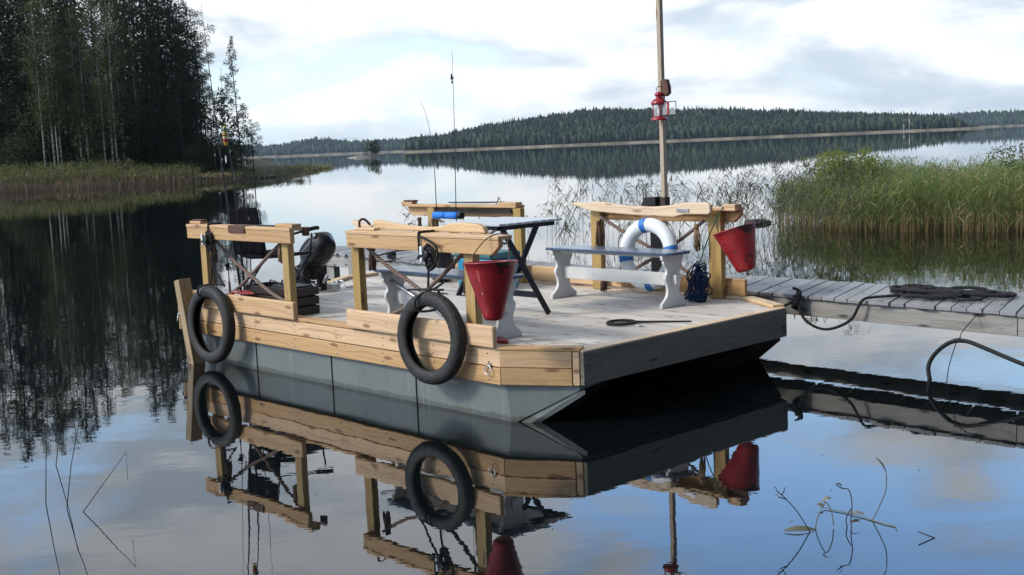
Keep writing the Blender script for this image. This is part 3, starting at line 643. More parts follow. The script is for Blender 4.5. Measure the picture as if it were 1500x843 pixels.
for i,(x,y,h_) in enumerate([(-1.35,17,.95),(-.98,18,.98),(-.72,17.5,1.0),(-.1,18,1.05),(.25,18.5,.95),(-.45,18.2,.7)]):
    me=reed_mesh('reed_stem',np.array([[0,0]])+r.normal(0,.02,(2,2)),np.array([h_,h_*.8]),5,.018,.007,[M['reed_dark'],M['reed_dark']],.35,.22,.2,1,20+i,.6,.5,(-1 if i%2 else 1,0))
    tag(obj_from('reed_plant',me,None,(x,y,0)),'thin reed with drooping leaves rising from the lake behind the folding table','reed','single reeds behind the folding table')
# willow bush in the reed bed
cs=[(r.uniform(-.72,.72),r.uniform(-.5,.5),r.uniform(.8,1.38)) for _ in range(34)]
me=clumps_mesh('foliage',cs,[r.uniform(.1,.24) for _ in cs],2600,.06,M['willow'],80,1.0,.2)
t=thing('willow_bush','bushy yellow-green willow growing at the near end of the reed bed','bush',(6.95,24.3,0),raft=False); obj_from('foliage',me,t)
mb=MB(); rr=random.Random(4)
for c in cs[:24]: mb.tube([(6.95+rr.uniform(-.2,.2),24.3,0),(6.95+c[0]*.6,24.3+c[1]*.6,c[2]*.6),(6.95+c[0],24.3+c[1],c[2])],[.012,.008,.004],5)
mb.build('stems',M['bark'],t)
for i,(x,y,z,ch) in enumerate([(10.2,23.5,1.5,0),(11.6,24.0,1.75,1),(12.5,24.5,1.7,2)]):
    cs=[(r.uniform(-.5,.5),r.uniform(-.4,.4),r.uniform(-.9,.2)) for _ in range(16)]
    me=clumps_mesh('foliage',cs,[r.uniform(.1,.2) for _ in cs],1900,.07,M['birchleaf'],90+i,1.0,.2)
    t=thing('water_bush','leafy green bush rising from the reed bed near the right edge','bush',(x,y,0),'leafy bushes in the right reed bed',raft=False); o=obj_from('foliage',me,t); o.location=(0,0,z)
    mb=MB(); mb.tube([(x,y,0),(x+.05,y,z*.5),(x,y,z)],[.02,.014,.006],6); mb.build('stem',M['bark'],t)
ob=solo(rock(77,.27,.2,.07,M['darkrock']),'dark_rock',M['darkrock'],'low dark rock breaking the water beside the reed bed','rock',(0,0,0),raft=False); ob.location=(5.22,25,.03)
# near rushes
RUSH=[((-2.62,6.342,0),(-2.595,6.342,.27),(-2.562,6.342,.536)),((-2.877,7.168,0),(-2.82,7.168,.29),(-2.787,7.168,.544)),((-2.464,6.234,0),(-2.42,6.234,.24),(-2.356,6.234,.48)),((-2.348,6.158,0),(-2.215,6.158,.165),(-2.091,6.158,.319),(-2.096,6.158,.162))]
RL=['straight thin rush stem nearest the left edge of the water','tallest thin rush stem, bent at its waterline, left foreground','short thin rush stem standing just right of the tallest rush','leaning rush stem with a broken tip hanging down, left foreground']
for p,l in zip(RUSH,RL):
    mb=MB(); d=Vector(p[0])-Vector(p[1]); mb.tube([Vector(p[0])+d*.2]+[Vector(q) for q in p],[.003]+[.0028-.0005*i for i in range(len(p))],6)
    solo(mb,'rush_stem',M['weed_dark'],l,'rush',p[0],raft=False)
r=np.random.default_rng(55); n=46; P=np.stack([r.uniform(-3.2,3.2,n),r.uniform(4.6,9.5,n),np.full(n,.003)],1); a=r.random(n)*2*PI; D=np.stack([np.cos(a),np.sin(a),np.zeros(n)],1); S=np.stack([-np.sin(a),np.cos(a),np.zeros(n)],1)
V,F=quads_at(P,D,S,r.uniform(.006,.022,n),r.uniform(.003,.010,n)); tag(obj_from('floating_flecks',np_mesh('floating_flecks',V,F,M['weed_dark'])),'tiny bits of leaf litter floating on the near water','debris',kind='stuff')
# pondweed
def weed(paths, leaves, label, base, mtl):
    t=thing('pondweed',label,'water plant',base,raft=False)
    mb=MB()
    for p in paths: mb.tube(smooth_path(p,5),.0026,6)
    mb.build('stem',M[mtl],t)
    for (c,d,l,wd) in leaves:
        m2=MB(); c=Vector(c);d=Vector(d).normalized(); s=d.cross(Vector((0,-.5,.85))).normalized(); n=s.cross(d)
        vs=[];k=8
        for i in range(k+1):
            t_=i/k; wv=wd*math.sin(PI*(.06+.9*t_))**.8; q=c+d*l*t_+n*(.012*math.sin(PI*t_)); vs+= [q-s*wv/2,q+n*.002,q+s*wv/2]
        fs=[]
        for i in range(k): fs+=[(3*i,3*i+1,3*i+4,3*i+3),(3*i+1,3*i+2,3*i+5,3*i+4)]
        m2.add(vs,fs,smooth=True).build('leaf',M[mtl],t)
weed([[(1.358,5.35,-.02),(1.295,5.35,.089),(1.239,5.35,.16),(1.191,5.35,.206)],[(1.239,5.35,.16),(1.20,5.35,.175)],[(1.215,5.35,.18),(1.23,5.35,.205)]],[((1.191,5.35,.206),(-.5,.2,.6),.02,.006),((1.20,5.35,.175),(-1,0,.3),.018,.006),((1.23,5.35,.205),(.5,0,1),.016,.005)],'dark water plant stem with tiny seed head, leftmost in the right foreground',(1.351,5.35,0),'weed_dark')
weed([[(1.383,5.397,-.01),(1.395,5.397,.049),(1.433,5.397,.122),(1.461,5.397,.076),(1.47,5.397,.01)],[(1.433,5.397,.122),(1.42,5.40,.135)]],[((1.375,5.368,.004),(-1,-.05,.02),.15,.035),((1.42,5.40,.13),(.8,.1,.2),.045,.02)],'pale pondweed arching over a long floating leaf, right foreground',(1.383,5.397,0),'weed')
weed([[(1.555,5.39,-.02),(1.55,5.39,.035),(1.556,5.39,.114),(1.542,5.39,.18),(1.508,5.39,.191),(1.48,5.39,.209)],[(1.535,5.39,-.01),(1.528,5.39,.04),(1.55,5.39,.09)]],[((1.508,5.39,.195),(-.8,0,.5),.035,.012),((1.545,5.39,.02),(1,.1,.1),.05,.016)],'dark pondweed with a hooked top and narrow leaf, middle of the right foreground',(1.55,5.39,0),'weed_dark')
weed([[(1.675,5.466,-.02),(1.675,5.466,0),(1.715,5.466,.084),(1.74,5.466,.153),(1.743,5.466,.229)],[(1.675,5.466,.003),(1.626,5.55,.006),(1.56,5.62,.004),(1.50,5.68,.008)],[(1.675,5.466,.003),(1.72,5.40,.004),(1.75,5.364,.003),(1.742,5.32,.002)]],[((1.743,5.466,.229),(-.5,0,.8),.10,.012),((1.50,5.68,.008),(-.6,.4,.2),.04,.025),((1.60,5.58,.006),(1,-.6,.05),.07,.018)],'tall pale pondweed with a curved stem and floating side shoots, right foreground',(1.675,5.466,0),'weed')
mb=MB(); mb.tube([(1.89,5.194,-.01),(1.874,5.194,0),(1.801,5.194,.032)],.003,6); solo(mb,'broken_twig',M['weed_dark'],'short dark twig poking out of the water at far right foreground','twig',(1.874,5.194,0),raft=False)
# ================================================================== JETTY
T=thing('jetty','long grey plank jetty running behind the raft to the right edge','jetty',(2,3.7,0))
def jn(u): return 3.24-.045*(u+.0) if u>-3 else 3.375-.13*(u+3)      # near edge
def jf(u): return 4.22-.022*u if u>-3 else 4.286-.09*(u+3)
mb=MB(); u=-8.3; jr=random.Random(2)
while u<7.5:
    w_=.118+jr.uniform(-.004,.004); a=u; b=u+w_; sk=-.30; e0=jr.uniform(-.02,.015); e1=jr.uniform(-.02,.02); z=.503+jr.uniform(-.004,.004)
    p=[(a,jn(a)+e0,z-.03),(b,jn(b)+e0,z-.03),(b,jn(b)+e0,z),(a,jn(a)+e0,z)]
    q=[(a+sk,jf(a)+e1,z-.03),(b+sk,jf(b)+e1,z-.03),(b+sk,jf(b)+e1,z),(a+sk,jf(a)+e1,z)]
    mb.hexa(p+q); u+=w_+.009
mb.build('planks',M['grey'],T,.003)
mb=MB()
for (a,b) in [(-3.02,2.1),(2.105,7.6)]:
    mb.hexa([(a,jn(a)+.03,.325),(a,jn(a)+.08,.325),(a,jn(a)+.08,.471),(a,jn(a)+.03,.471),(b,jn(b)+.03,.325),(b,jn(b)+.08,.325),(b,jn(b)+.08,.471),(b,jn(b)+.03,.471)])
mb.hexa([(-8.2,jn(-8.2)+.03,.31),(-8.2,jn(-8.2)+.08,.31),(-8.2,jn(-8.2)+.08,.471),(-8.2,jn(-8.2)+.03,.471),(-3.03,jn(-3.03)+.03,.31),(-3.03,jn(-3.03)+.08,.31),(-3.03,jn(-3.03)+.08,.471),(-3.03,jn(-3.03)+.03,.471)])
mb.build('near_beam',M['grey_beam'],T,.004)
mb=MB(); mb.hexa([(-8.3,jf(-8.3)-.12,.34),(-8.3,jf(-8.3)-.07,.34),(-8.3,jf(-8.3)-.07,.471),(-8.3,jf(-8.3)-.12,.471),(7.3,jf(7.3)-.12,.34),(7.3,jf(7.3)-.07,.34),(7.3,jf(7.3)-.07,.471),(7.3,jf(7.3)-.12,.471)]); mb.build('far_beam',M['grey_beam'],T,.004)
for (a,vv) in [(-7.9,jn(-7.9)+.12),(-7.05,jn(-7.05)+.0),(-6.0,jn(-6.0)+.12),(-7.9,jf(-7.9)-.2),(-5.0,jf(-5)-.2),(7.0,3.1),(7.0,4.0)]:
    mb=MB(); mb.box((a-.09,vv-.05,-.6),(a+.09,vv+.05,.47)); mb.build('pile',M['grey_beam'],T,.006)
# hose loop
J=[(2.6,2.95,.02),(2.40,2.92,.13),(2.184,2.87,.215),(2.0,2.87,.275),(1.86,2.87,.312),(1.74,2.87,.29),(1.63,2.87,.20),(1.575,2.87,.10),(1.585,2.87,.0),(1.62,2.87,-.10)]
mb=MB(); mb.tube(smooth_path(J,8),.016,12); solo(mb,'ribbed_hose',M['hose'],'black ribbed hose looping out of the water under the jetty at right','hose',(1.9,2.87,0))
mb=MB(); mb.tube(smooth_path([(1.80,3.24,.50),(1.795,3.18,.46),(1.80,2.95,.37),(1.815,2.87,.33),(1.80,2.86,.31),(1.74,2.86,.12),(1.72,2.86,-.02)],5),.0035,6); mb.tube([(1.83,2.87,.335),(1.78,2.85,.325),(1.85,2.89,.30)],.003,5)
solo(mb,'hose_string',M['blackrope'],'thin dark string tying the black hose to the jetty','string',(1.80,3.2,.45))
# rope heap on jetty + hanging mooring rope
rr=random.Random(8); P=[]
for i in range(240):
    t=i/240; a=t*2*PI*17.3; rad=.10+.07*math.sin(t*31)+rr.uniform(-.02,.02); cu=1.02+.42*t+.05*math.sin(t*17)
    P.append((cu+rad*1.5*math.cos(a)+(.1 if t>.8 else 0),3.62+.10*math.sin(t*9)+rad*.9*math.sin(a),.522+.02*(1+math.sin(t*40))+.02*math.sin(PI*t)*rr.random()))
mb=MB(); mb.tube(smooth_path(P,3),.013,7)
mb.tube(smooth_path([(1.4,3.6,.53),(1.6,3.68,.535),(1.78,3.75,.53),(1.74,3.92,.53),(1.5,3.92,.53),(1.45,3.8,.535)],6),.013,7); mb.tube(smooth_path([(1.3,3.55,.53),(1.58,3.42,.53),(1.68,3.5,.53),(1.55,3.6,.53)],6),.013,7)
solo(mb,'rope_heap',M['blackrope'],'tangled heap of black rope lying on the jetty planks','rope',(1.3,3.6,.51))
mb=MB(); mb.tube(smooth_path([(.05,2.93,.36),(.13,3.06,.40),(.22,3.15,.46),(.24,3.2,.52),(.26,3.17,.45),(.34,3.15,.31),(.53,3.15,.247),(.756,3.15,.338),(.85,3.17,.50),(.90,3.25,.525),(1.0,3.42,.525),(1.1,3.55,.53)],6),.012,8)
for k in range(5): a=k*1.1; mb.tube([(.24+.035*math.cos(a+j*.7),3.175+.03*math.sin(a+j*.7),.36+.035*k+.01*j) for j in range(8)],.013,6)
mb.tube([(.27,3.18,.50),(.26,3.2,.555)],.008,6)
solo(mb,'mooring_rope',M['blackrope'],'black mooring rope hanging in a slack loop between raft corner and jetty','rope',(.24,3.15,.45))
mb=MB(); mb.tube(smooth_path([(-6.1,3.75,.53),(-5.9,3.68,.55),(-5.6,3.45,.56),(-5.0,2.9,.60),(-3.6,1.6,.80),(-2.2,.8,1.0),(-1.1,.2,1.12),(-.76,-.0,1.13)],6),.009,7)
for k in range(4): mb.tube([(-6.05+.05*math.cos(j),3.75+.05*math.sin(j),.52+.02*k) for j in range(8)],.013,6)
solo(mb,'stern_rope',M['blackrope'],'long thin black rope running from the jetty across to the middle rail','rope',(-6.05,3.75,.52))
# ================================================================== RAFT
T=thing('raft','wooden deck raft with rails on two grey pontoons moored by the jetty','raft',(-2,1.4,0))
def uR(v): return .478-max(0,.281-v)*1.701-max(0,v-2.64)*1.75
def uL(v):
    if .85<v<1.62: return -4.18 if v<1.35 else -4.18-(v-1.35)*1.05
    return -4.82+max(0,.30-v)*1.2+max(0,v-2.6)*1.0+ (0 if v<1 else max(0,2.16-v)*.55)
mb=MB(); v=.062
while v<2.86:
    w_=.0965; a,b=v,min(v+w_,2.875); zt=.484
    l0,l1,r0_,r1_=uL(a)+.03,uL(b)+.03,uR(a)-.03,uR(b)-.03
    cuts=[ (l0,l1) ]; s_=(l0+r0_)/2+random.uniform(-1.3,1.3); segs=[(l0,l1,s_,s_),(s_+.003,s_+.003,r0_,r1_)] 
    for (x0,x1,x2,x3) in segs:
        mb.hexa([(x0,a,zt-.028),(x1,b,zt-.028),(x1,b,zt),(x0,a,zt),(x2,a,zt-.028),(x3,b,zt-.028),(x3,b,zt),(x2,a,zt)])
    v+=w_+.0065
mb.build('deck_boards',M['deck'],T,.003)
# under-deck joists (dark)
mb=MB()
for uu in np.arange(-4.0,.3,.55): mb.box((uu,.1,.30),(uu+.045,2.8,.452))
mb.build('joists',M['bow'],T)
# near side planks
mb=MB(); mb.board((-4.42,.02,.432),(-.0,.02,.432),.04,.116); mb.board((-4.42,.016,.31),(-.0,.016,.31),.04,.116); mb.build('side_planks',M['pine'],T,.006)
mb=MB(); mb.board((-4.80,2.90,.432),(-.03,2.90,.432),.04,.116); mb.board((-4.8,2.896,.31),(-.03,2.896,.31),.04,.116); mb.build('side_planks',M['pine'],T,.006)
mb=MB()
mb.board((-2.73,.055,.509),(-1.65,.055,.509),.12,.026); mb.build('edge_trim',M['pine'],T,.004)
# chamfer planks bow near
d=Vector((.478,.281,0)).normalized(); nn=Vector((d.y,-d.x,0))
mb=MB()
def ch(p0,p1,z0,z1,th,off=0):
    p0=Vector((*p0,0));p1=Vector((*p1,0)); dd=(p1-p0).normalized(); n_=Vector((-dd.y,dd.x,0)); o_=n_*(th/2+off); z=(z0+z1)/2
    mb.board(p0+o_+Vector((0,0,z)),p1+o_+Vector((0,0,z)),th,z1-z0)
ch((.003,.0),(.425,.25),.375,.487,.035); ch((.003,.0),(.425,.25),.255,.371,.035); ch((.43,.253),(.47,.276),.258,.485,.032,.002)
mb.build('chamfer_planks',M['pine'],T,.005)
mb=MB(); ch((-.012,-.012),(.482,.279),.489,.513,.115); mb.build('edge_trim',M['pine'],T,.007)
# bow plank
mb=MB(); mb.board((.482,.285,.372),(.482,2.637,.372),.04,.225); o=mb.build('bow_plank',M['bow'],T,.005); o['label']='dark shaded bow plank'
mb=MB(); mb.board((.455,.285,.488),(.455,2.637,.488),.085,.010); mb.build('bow_cap',M['pine_pale'],T,.003)
mb=MB(); ch((.475,2.64),(-.03,2.93),.26,.484,.04); mb.build('chamfer_planks',M['pine'],T,.005)
mb=MB(); ch((.475,2.645),(-.02,2.93),.487,.515,.10); mb.build('edge_trim',M['pine_pale'],T,.004)
# stern trims
mb=MB()
for p0,p1 in [((-4.18,1.35),(-4.46,1.64)),((-4.46,1.64),(-4.80,2.16)),((-4.80,2.16),(-4.80,2.6)),((-4.8,2.6),(-4.5,2.92))]:
    q0=Vector((*p0,.505));q1=Vector((*p1,.505)); mb.board(q0,q1,.09,.03)
mb.board((-4.18,.86,.49),(-4.18,1.36,.49),.06,.06)
mb.build('edge_trim',M['pine_pale'],T,.004)
mb=MB(); mb.board((-4.80,.3,.37),(-4.80,.85,.37),.04,.22); mb.board((-4.45,0.0,.37),(-4.82,.32,.37),.04,.22); mb.board((-4.82,2.1,.37),(-4.82,2.6,.37),.04,.22); mb.build('stern_planks',M['pine'],T,.005)
mb=MB(); sr=random.Random(21)
for uu in [-4.3,-3.7,-3.1,-2.5,-1.9,-1.3,-.7,-.12]:
    for z in (.46,.405,.34,.28):
        c=Vector((uu+sr.uniform(-.008,.008),(.0 if z>.38 else -.004)-.0015,z)); mb.lathe([(0,.002),(.0042,.002),(.0045,-.003)],Matrix.Translation(c)@Matrix.Rotation(PI/2,4,'X'),8)
mb.build('screws',M['crate'],T)
# metal rings
for (cu,cv,cz,nrm) in [(-.104,-.012,.375,(0,1,0)),(-4.45,-.02,.40,(.6,1,0))]:
    n_=Vector(nrm).normalized(); a_=n_.cross(Vector((0,0,1))).normalized(); c=Vector((cu,cv-.012,cz-.025))
    mb=MB(); mb.tube([c+(a_*math.cos(t)+Vector((0,0,1))*math.sin(t))*.030+n_*.006*math.sin(t) for t in np.linspace(0,2*PI,25)[:-1]],.0042,8,closed=True)
    mb.lathe([(.0,0),(.022,0),(.022,.006),(.010,.010),(.008,.02),(0,.022)],Matrix.Translation((cu,cv+.012,cz+.004))@Matrix.Rotation(PI/2,4,'X'),16); mb.build('mooring_ring',M['metal'],T)
# pontoons
def pontoon(v0,v1,near):
    mb=MB(); s=.030 # inset
    sg=1 if near else -1; vo=v0 if near else v1; vi=v1 if near else v0
    # outline: stations (u, z_bottom, outer v) from stern to bow
    t=.2545
    vs=[(-4.45,vo,t),(-4.45,vo,-.30),(-.005,vo,t),(.04,vo,-.02),(.04,vo,-.30),
        (-4.45,vi,t),(-4.45,vi,-.30),(.45,vi,t),(.10,vi,-.02),(.04,vi,-.30),
        (.44,vo+sg*.25,t),(.45,vo+sg*.25,.225)]
    fs=[(0,1,4,3,2),(2,3,11,10),(0,2,10,7,5),(0,5,6,1),(10,11,7),(3,4,9,8),(3,8,7,11),(5,7,8,9,6),(1,6,9,4)]
    for f in fs:
        dark=(not near) or f in ((0,5,6,1),(5,7,8,9,6),(3,8,7,11),(3,4,9,8))  # faces coloured near-black in place of shade
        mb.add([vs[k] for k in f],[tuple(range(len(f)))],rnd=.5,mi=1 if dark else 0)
    o=mb.build('pontoon',[M['hull'],M['hull_shade']],T)
    return o
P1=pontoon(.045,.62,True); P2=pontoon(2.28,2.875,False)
for P in (P1,):
    mb=MB()
    for uu in (-2.06,-.98,-3.2):
        mb.box((uu,.038,-.1),(uu+.008,.044,.252))
    mb.build('seam',M['black'],P)
    mb=MB(); mb.add([(.062,.042,-.03),(.135,.075,-.03),(.452,.27,.215),(.442,.262,.20)],[(0,1,2,3)]); 
    mb.hexa([(.05,.055,-.04),(.16,.12,-.04),(.165,.125,-.02),(.055,.06,-.02),(.43,.29,.185),(.475,.32,.195),(.475,.32,.225),(.43,.29,.215)]); mb.build('keel_strip',M['hull'],P,.003)
# rails --------------------------------------------------------------------
def cross_rope(u0,u1,v,zt,zb,rng_):
    out=[]
    for a,b in ((u0,u1),(u1,u0)):
        p=[]
        for i in range(9):
            t=i/8; p.append((a+(b-a)*t, v+.02*math.sin(5*t+rng_), zt+(zb-zt)*t-.07*math.sin(PI*t)*(1 if a==u0 else .3)))
        out.append(p)
    return out
def tassel(parent,u,v,z,ln=.2,mtl='frayed'):
    mb=MB(); rr=random.Random(int(abs(u)*1000))
    for i in range(26):
        a=rr.uniform(0,2*PI); q=rr.uniform(.0,.028); p0=(u+.3*q*math.cos(a),v+.3*q*math.sin(a),z); p1=(u+q*math.cos(a),v+q*math.sin(a),z-ln*.5); p2=(u+q*1.25*math.cos(a+.4),v+q*1.2*math.sin(a+.4),z-ln*rr.uniform(.75,1.05))
        mb.tube([p0,p1,p2],[.009,.010,.004],5)
    mb.tube([(u,v,z+.01),(u,v,z-.03)],.022,8)
    mb.build('frayed_rope_end',M[mtl],parent)
def rail(kind,u0,u1,posts,near,ropes,extra):
    """near: outer face at v=0 (posts further in); far: mirrored on v=2.9"""
    V=(lambda v:v) if near else (lambda v:2.90-v)
    mb=MB()
    # outer beam, bottom corner of the free end cut away
    cut0=.07 if kind in('C',) else 0.0; cut1=.075 if kind!='A' else .0
    prof=[(u0+cut0,1.135),(u1-cut1,1.135),(u1,1.195),(u1,1.236),(u0,1.236),(u0,1.18)]
    mb.prism(prof,(1,0,0),(0,0,1),(0,1,0) ,(0,V(-.025) if near else V(.02),0),.045)
    # cap
    a,b=sorted((V(-.03),V(.10)))
    mb.board((u0-.004,(a+b)/2,1.2505),(u1+.004,(a+b)/2,1.2505),b-a,.027)
    if kind in('A','C'):
        mb.board((u0-.03,V(.06),1.277),(u0+.17,V(.06),1.277),.075,.024); mb.board((u1-.26,V(.045),1.279),(u1+.0,V(.045),1.279),.09,.028)
    if kind=='D': mb.board((u1-.13,V(.045),1.279),(u1+.0,V(.045),1.279),.10,.028)
    R=mb.build('railing',M['pine'],T,.005)
    for (p0,p1) in posts:
        mb=MB(); va,vb=sorted((V(.028),V(.09))); mb.box((p0,va,.487),(p1,vb,1.2355)); mb.build('post',M['post'],R,.005)
    lo0,lo1=extra['low']; mb=MB()
    va=V(-.018); mb.board((lo0,va,.582),(lo1,va,.582),.042,.148); mb.build('lower_plank',M['pine'],R,.012)
    mb=MB()
    for p in ropes: mb.tube(smooth_path(p,4),.0155,10)
    mb.build('rope',M['rope'],R)
    return R
RA=rail('A',-4.16,-2.44,[(-4.03,-3.93),(-2.665,-2.57)],True,[[(-3.86,.08,1.13),(-3.58,.09,.955),(-3.3,.1,.82),(-2.98,.1,.685),(-2.72,.09,.62)],[(-2.72,.08,1.14),(-2.95,.09,1.02),(-3.28,.12,.85),(-3.58,.13,.69),(-3.9,.11,.56)]],{'low':(-4.32,-2.44)})
RB=rail('B',-1.66,.06,[(-1.68,-1.585),(-.36,-.26)],True,[[(-1.54,.08,1.13),(-1.30,.09,.99),(-.98,.10,.85),(-.68,.10,.69),(-.38,.09,.60)],[(-.40,.08,1.14),(-.68,.09,.95),(-1.02,.12,.76),(-1.28,.13,.64),(-1.55,.11,.57)]],{'low':(-1.70,-.02)})
RC=rail('C',-4.56,-2.75,[(-4.14,-4.03),(-2.80,-2.69)],False,[[(-4.0,2.78,1.14),(-3.6,2.8,.95),(-3.3,2.8,.84),(-2.85,2.78,.62)],[(-2.85,2.8,1.14),(-3.1,2.78,.98),(-3.5,2.76,.80),(-4.0,2.8,.62)]],{'low':(-4.3,-.55)})
RD=rail('D',-1.66,-.10,[(-1.745,-1.625),(-.385,-.255)],False,[[(-1.60,2.79,1.17),(-1.30,2.8,1.02),(-1.02,2.8,.90),(-.60,2.8,.70),(-.42,2.8,.61)],[(-.42,2.8,1.15),(-.75,2.78,.93),(-1.15,2.76,.72),(-1.5,2.8,.60)]],{'low':(-.98+-.5,-.08)})
# posts of the far rails stand inboard
tassel(RA,-2.735,.07,1.13,.17,'frayed_tan'); tassel(RA,-3.84,.05,1.12,.2)
tassel(RB,-1.50,.10,1.13,.18); tassel(RB,-.42,.10,1.05,.22,'frayed')
tassel(RC,-4.17,2.72,1.12,.25); tassel(RC,-3.95,2.72,1.12,.2,'frayed_tan')
tassel(RD,-1.56,2.72,1.13,.26); tassel(RD,-.44,2.72,1.12,.22,'frayed_tan'); tassel(RD,-1.50,2.70,.62,.13)
# carved boards on rails B and D
prof=[(-1.60,1.345-.03),(-1.40,1.345-.035),(-1.27,1.317-.025),(-1.08,1.30-.025),(-.84,1.30-.025),(-.66,1.312-.025),(-.53,1.335-.025),(-.25,1.34-.025),(-.225,1.325-.03),(-.22,1.26-.03),(-.25,1.24-.025),(-.50,1.238-.025),(-.61,1.213-.025),(-.84,1.217-.025),(-1.08,1.225-.025),(-1.28,1.235-.025),(-1.59,1.262-.03),(-1.61,1.285-.03)]
mb=MB(); mb.prism(prof,(1,0,0),(0,0,1),(0,1,0),(-.03,2.665,0),.045)
o=mb.build('carved_board',M['pine_pale'],RD,.010)
mb=MB(); mb.prism([(-1.60,1.235),(-1.60,1.285),(-1.68,1.30),(-1.84,1.305),(-1.86,1.285),(-1.75,1.262),(-1.66,1.235)],(1,0,0),(0,0,1),(0,1,0),(-.02,2.70,0),.03); mb.build('board_tongue',M['pine_pale'],o,.008)
profB=[(-1.47,1.266),(-1.47,1.335),(-1.42,1.338),(-1.20,1.315),(-1.0,1.300),(-.80,1.297),(-.66,1.307),(-.58,1.328),(-.45,1.336),(-.28,1.33),(-.225,1.31),(-.20,1.266)]
mb=MB(); mb.prism(profB,(1,0,0),(0,0,1),(0,1,0),(0,.095,0),.045); o=mb.build('carved_board',M['pine_pale'],RB,.010)
mb=MB(); mb.prism([(-1.78,1.325),(-1.74,1.332),(-1.62,1.30),(-1.48,1.298),(-1.48,1.27),(-1.66,1.272),(-1.76,1.296)],(1,0,0),(0,0,1),(0,1,0),(0,.11,0),.04); mb.board((-1.62,.05,1.274),(-1.36,.05,1.274),.06,.02); mb.build('board_tongue',M['pine_pale'],o,.008)
mb=MB(); mb.tube(smooth_path([(-1.56,.04,1.266),(-1.55,.03,1.33),(-1.53,.06,1.345),(-1.51,.10,1.30)],5),.010,8); mb.build('hook',M['brown'],RB)
mb=MB(); mb.box((-3.40,-.038,1.205),(-3.13,.085,1.269)); mb.build('leather_pad',M['brown'],RA,.003)
mb=MB(); mb.box((-4.16,.03,1.2895),(-3.98,.09,1.302)); mb.box((-2.47,.11,1.19),(-2.40,.14,1.262)); mb.build('end_cap',M['brown'],RA,.004)
mb=MB(); mb.board((-3.05,.05,1.27),(-2.6,.05,1.273),.05,.008); mb.build('flat_bar',M['navy'],RA,.002)
mb=MB(); mb.box((-4.54,2.80,1.290),(-4.36,2.87,1.308)); mb.build('end_cap',M['brown'],RC,.006)
mb=MB(); mb.box((-4.0,2.783,1.190),(-2.8,2.90,1.214)); mb.prism([(-3.8,0),(-3.15,.05),(-2.95,.055),(-3.2,-.02),(-3.75,-.03)],(1,0,0),(0,.5,.12),(0,0,1),(0,2.82,1.283),.010); mb.build('dark_blade',M['black'],RC,.002)
mb=MB(); mb.box((-.60,2.657,1.232),(-.47,2.664,1.262)); mb.build('metal_plate',M['alu'],RD,.001)
# ------------------------------------------------------------------ mooring post at stern corner
mb=MB(); a=Vector((-4.20,-.09,.755)); b=Vector((-3.96,-.10,-.25)); mb.board(b,a,.10,.12,(0,1,0)); solo(mb,'leaning_post',M['oldpost'],'leaning square timber post at the stern corner beside the left tyre','post',(-4.0,-.1,0),bev=.006)
# ------------------------------------------------------------------ tyres
def tyre(label,cu,cv,cz,OD,rz,rx,strap):
    R=OD/2; w_=.056
    t=thing('hanging_tyre',label,'tyre',(cu,cv,cz),'motorcycle tyres hung as fenders')
    pr=[(R,0),(R-.006,w_*.45),(R-.022,w_*.78),(R-.045,w_*.92),(R-.085,w_*.85),(R-.100,w_*.66),(R-.104,w_*.45),(R-.09,w_*.42),(R-.06,w_*.62),(R-.035,w_*.62),(R-.018,w_*.35),(R-.014,0)]
    pr=pr+[(a,-b) for a,b in pr[-2:0:-1]]
    Mx=Matrix.Translation((cu,cv,cz))@Matrix.Rotation(rz,4,'Z')@Matrix.Rotation(PI/2+rx,4,'X')
    mb=MB(); mb.lathe(pr,Mx,64,closed=True); mb.build('tyre_casing',M['tyre'],t)
    for j,s in enumerate(strap):
        mb=MB(); mb.tube(smooth_path(s,5),.0085,8); mb.build('strap',M['blackrope'],t)
    return t
top=.53+.32
tyre('larger-looking motorcycle tyre hanging from the middle rail of the raft',-.60,-.098,.535,.66,math.radians(4),math.radians(-3),
 [[(-.745,.10,1.272),(-.752,-.02,1.272),(-.76,-.038,1.25),(-.755,-.040,1.12)],[(-.74,-.045,1.24),(-.68,-.055,1.235),(-.56,-.06,1.19),(-.53,-.06,1.12),(-.57,-.06,1.05),(-.63,-.05,1.02)],[(-.645,-.05,1.05),(-.652,-.055,.95),(-.652,-.06,.885)],
  [(-.56,.02,.93),(-.60,-.03,.885),(-.66,-.135,.84),(-.68,-.165,.79),(-.67,-.16,.735),(-.63,-.10,.725),(-.59,-.03,.74),(-.57,-.02,.80),(-.58,-.03,.87)],[(-.60,-.05,.872),(-.5,-.05,.878)],[(-.62,-.06,.875),(-.9,-.05,.855)]])
tyre('motorcycle tyre hanging from the left stern rail next to the leaning post',-3.67,-.115,.385,.70,math.radians(2),math.radians(-2),
 [[(-3.72,.09,1.272),(-3.74,-.02,1.272),(-3.745,-.036,1.25),(-3.75,-.04,1.12)],[(-3.68,-.04,1.12),(-3.69,-.04,1.0),(-3.68,-.05,.90),(-3.58,-.05,.80),(-3.50,-.05,.73)],[(-3.69,-.04,1.0),(-3.72,-.05,.8),(-3.76,-.05,.74)],
  [(-3.50,-.05,.74),(-3.62,-.12,.75),(-3.72,-.18,.72),(-3.75,-.17,.65),(-3.71,-.09,.62),(-3.65,-.04,.66)]])
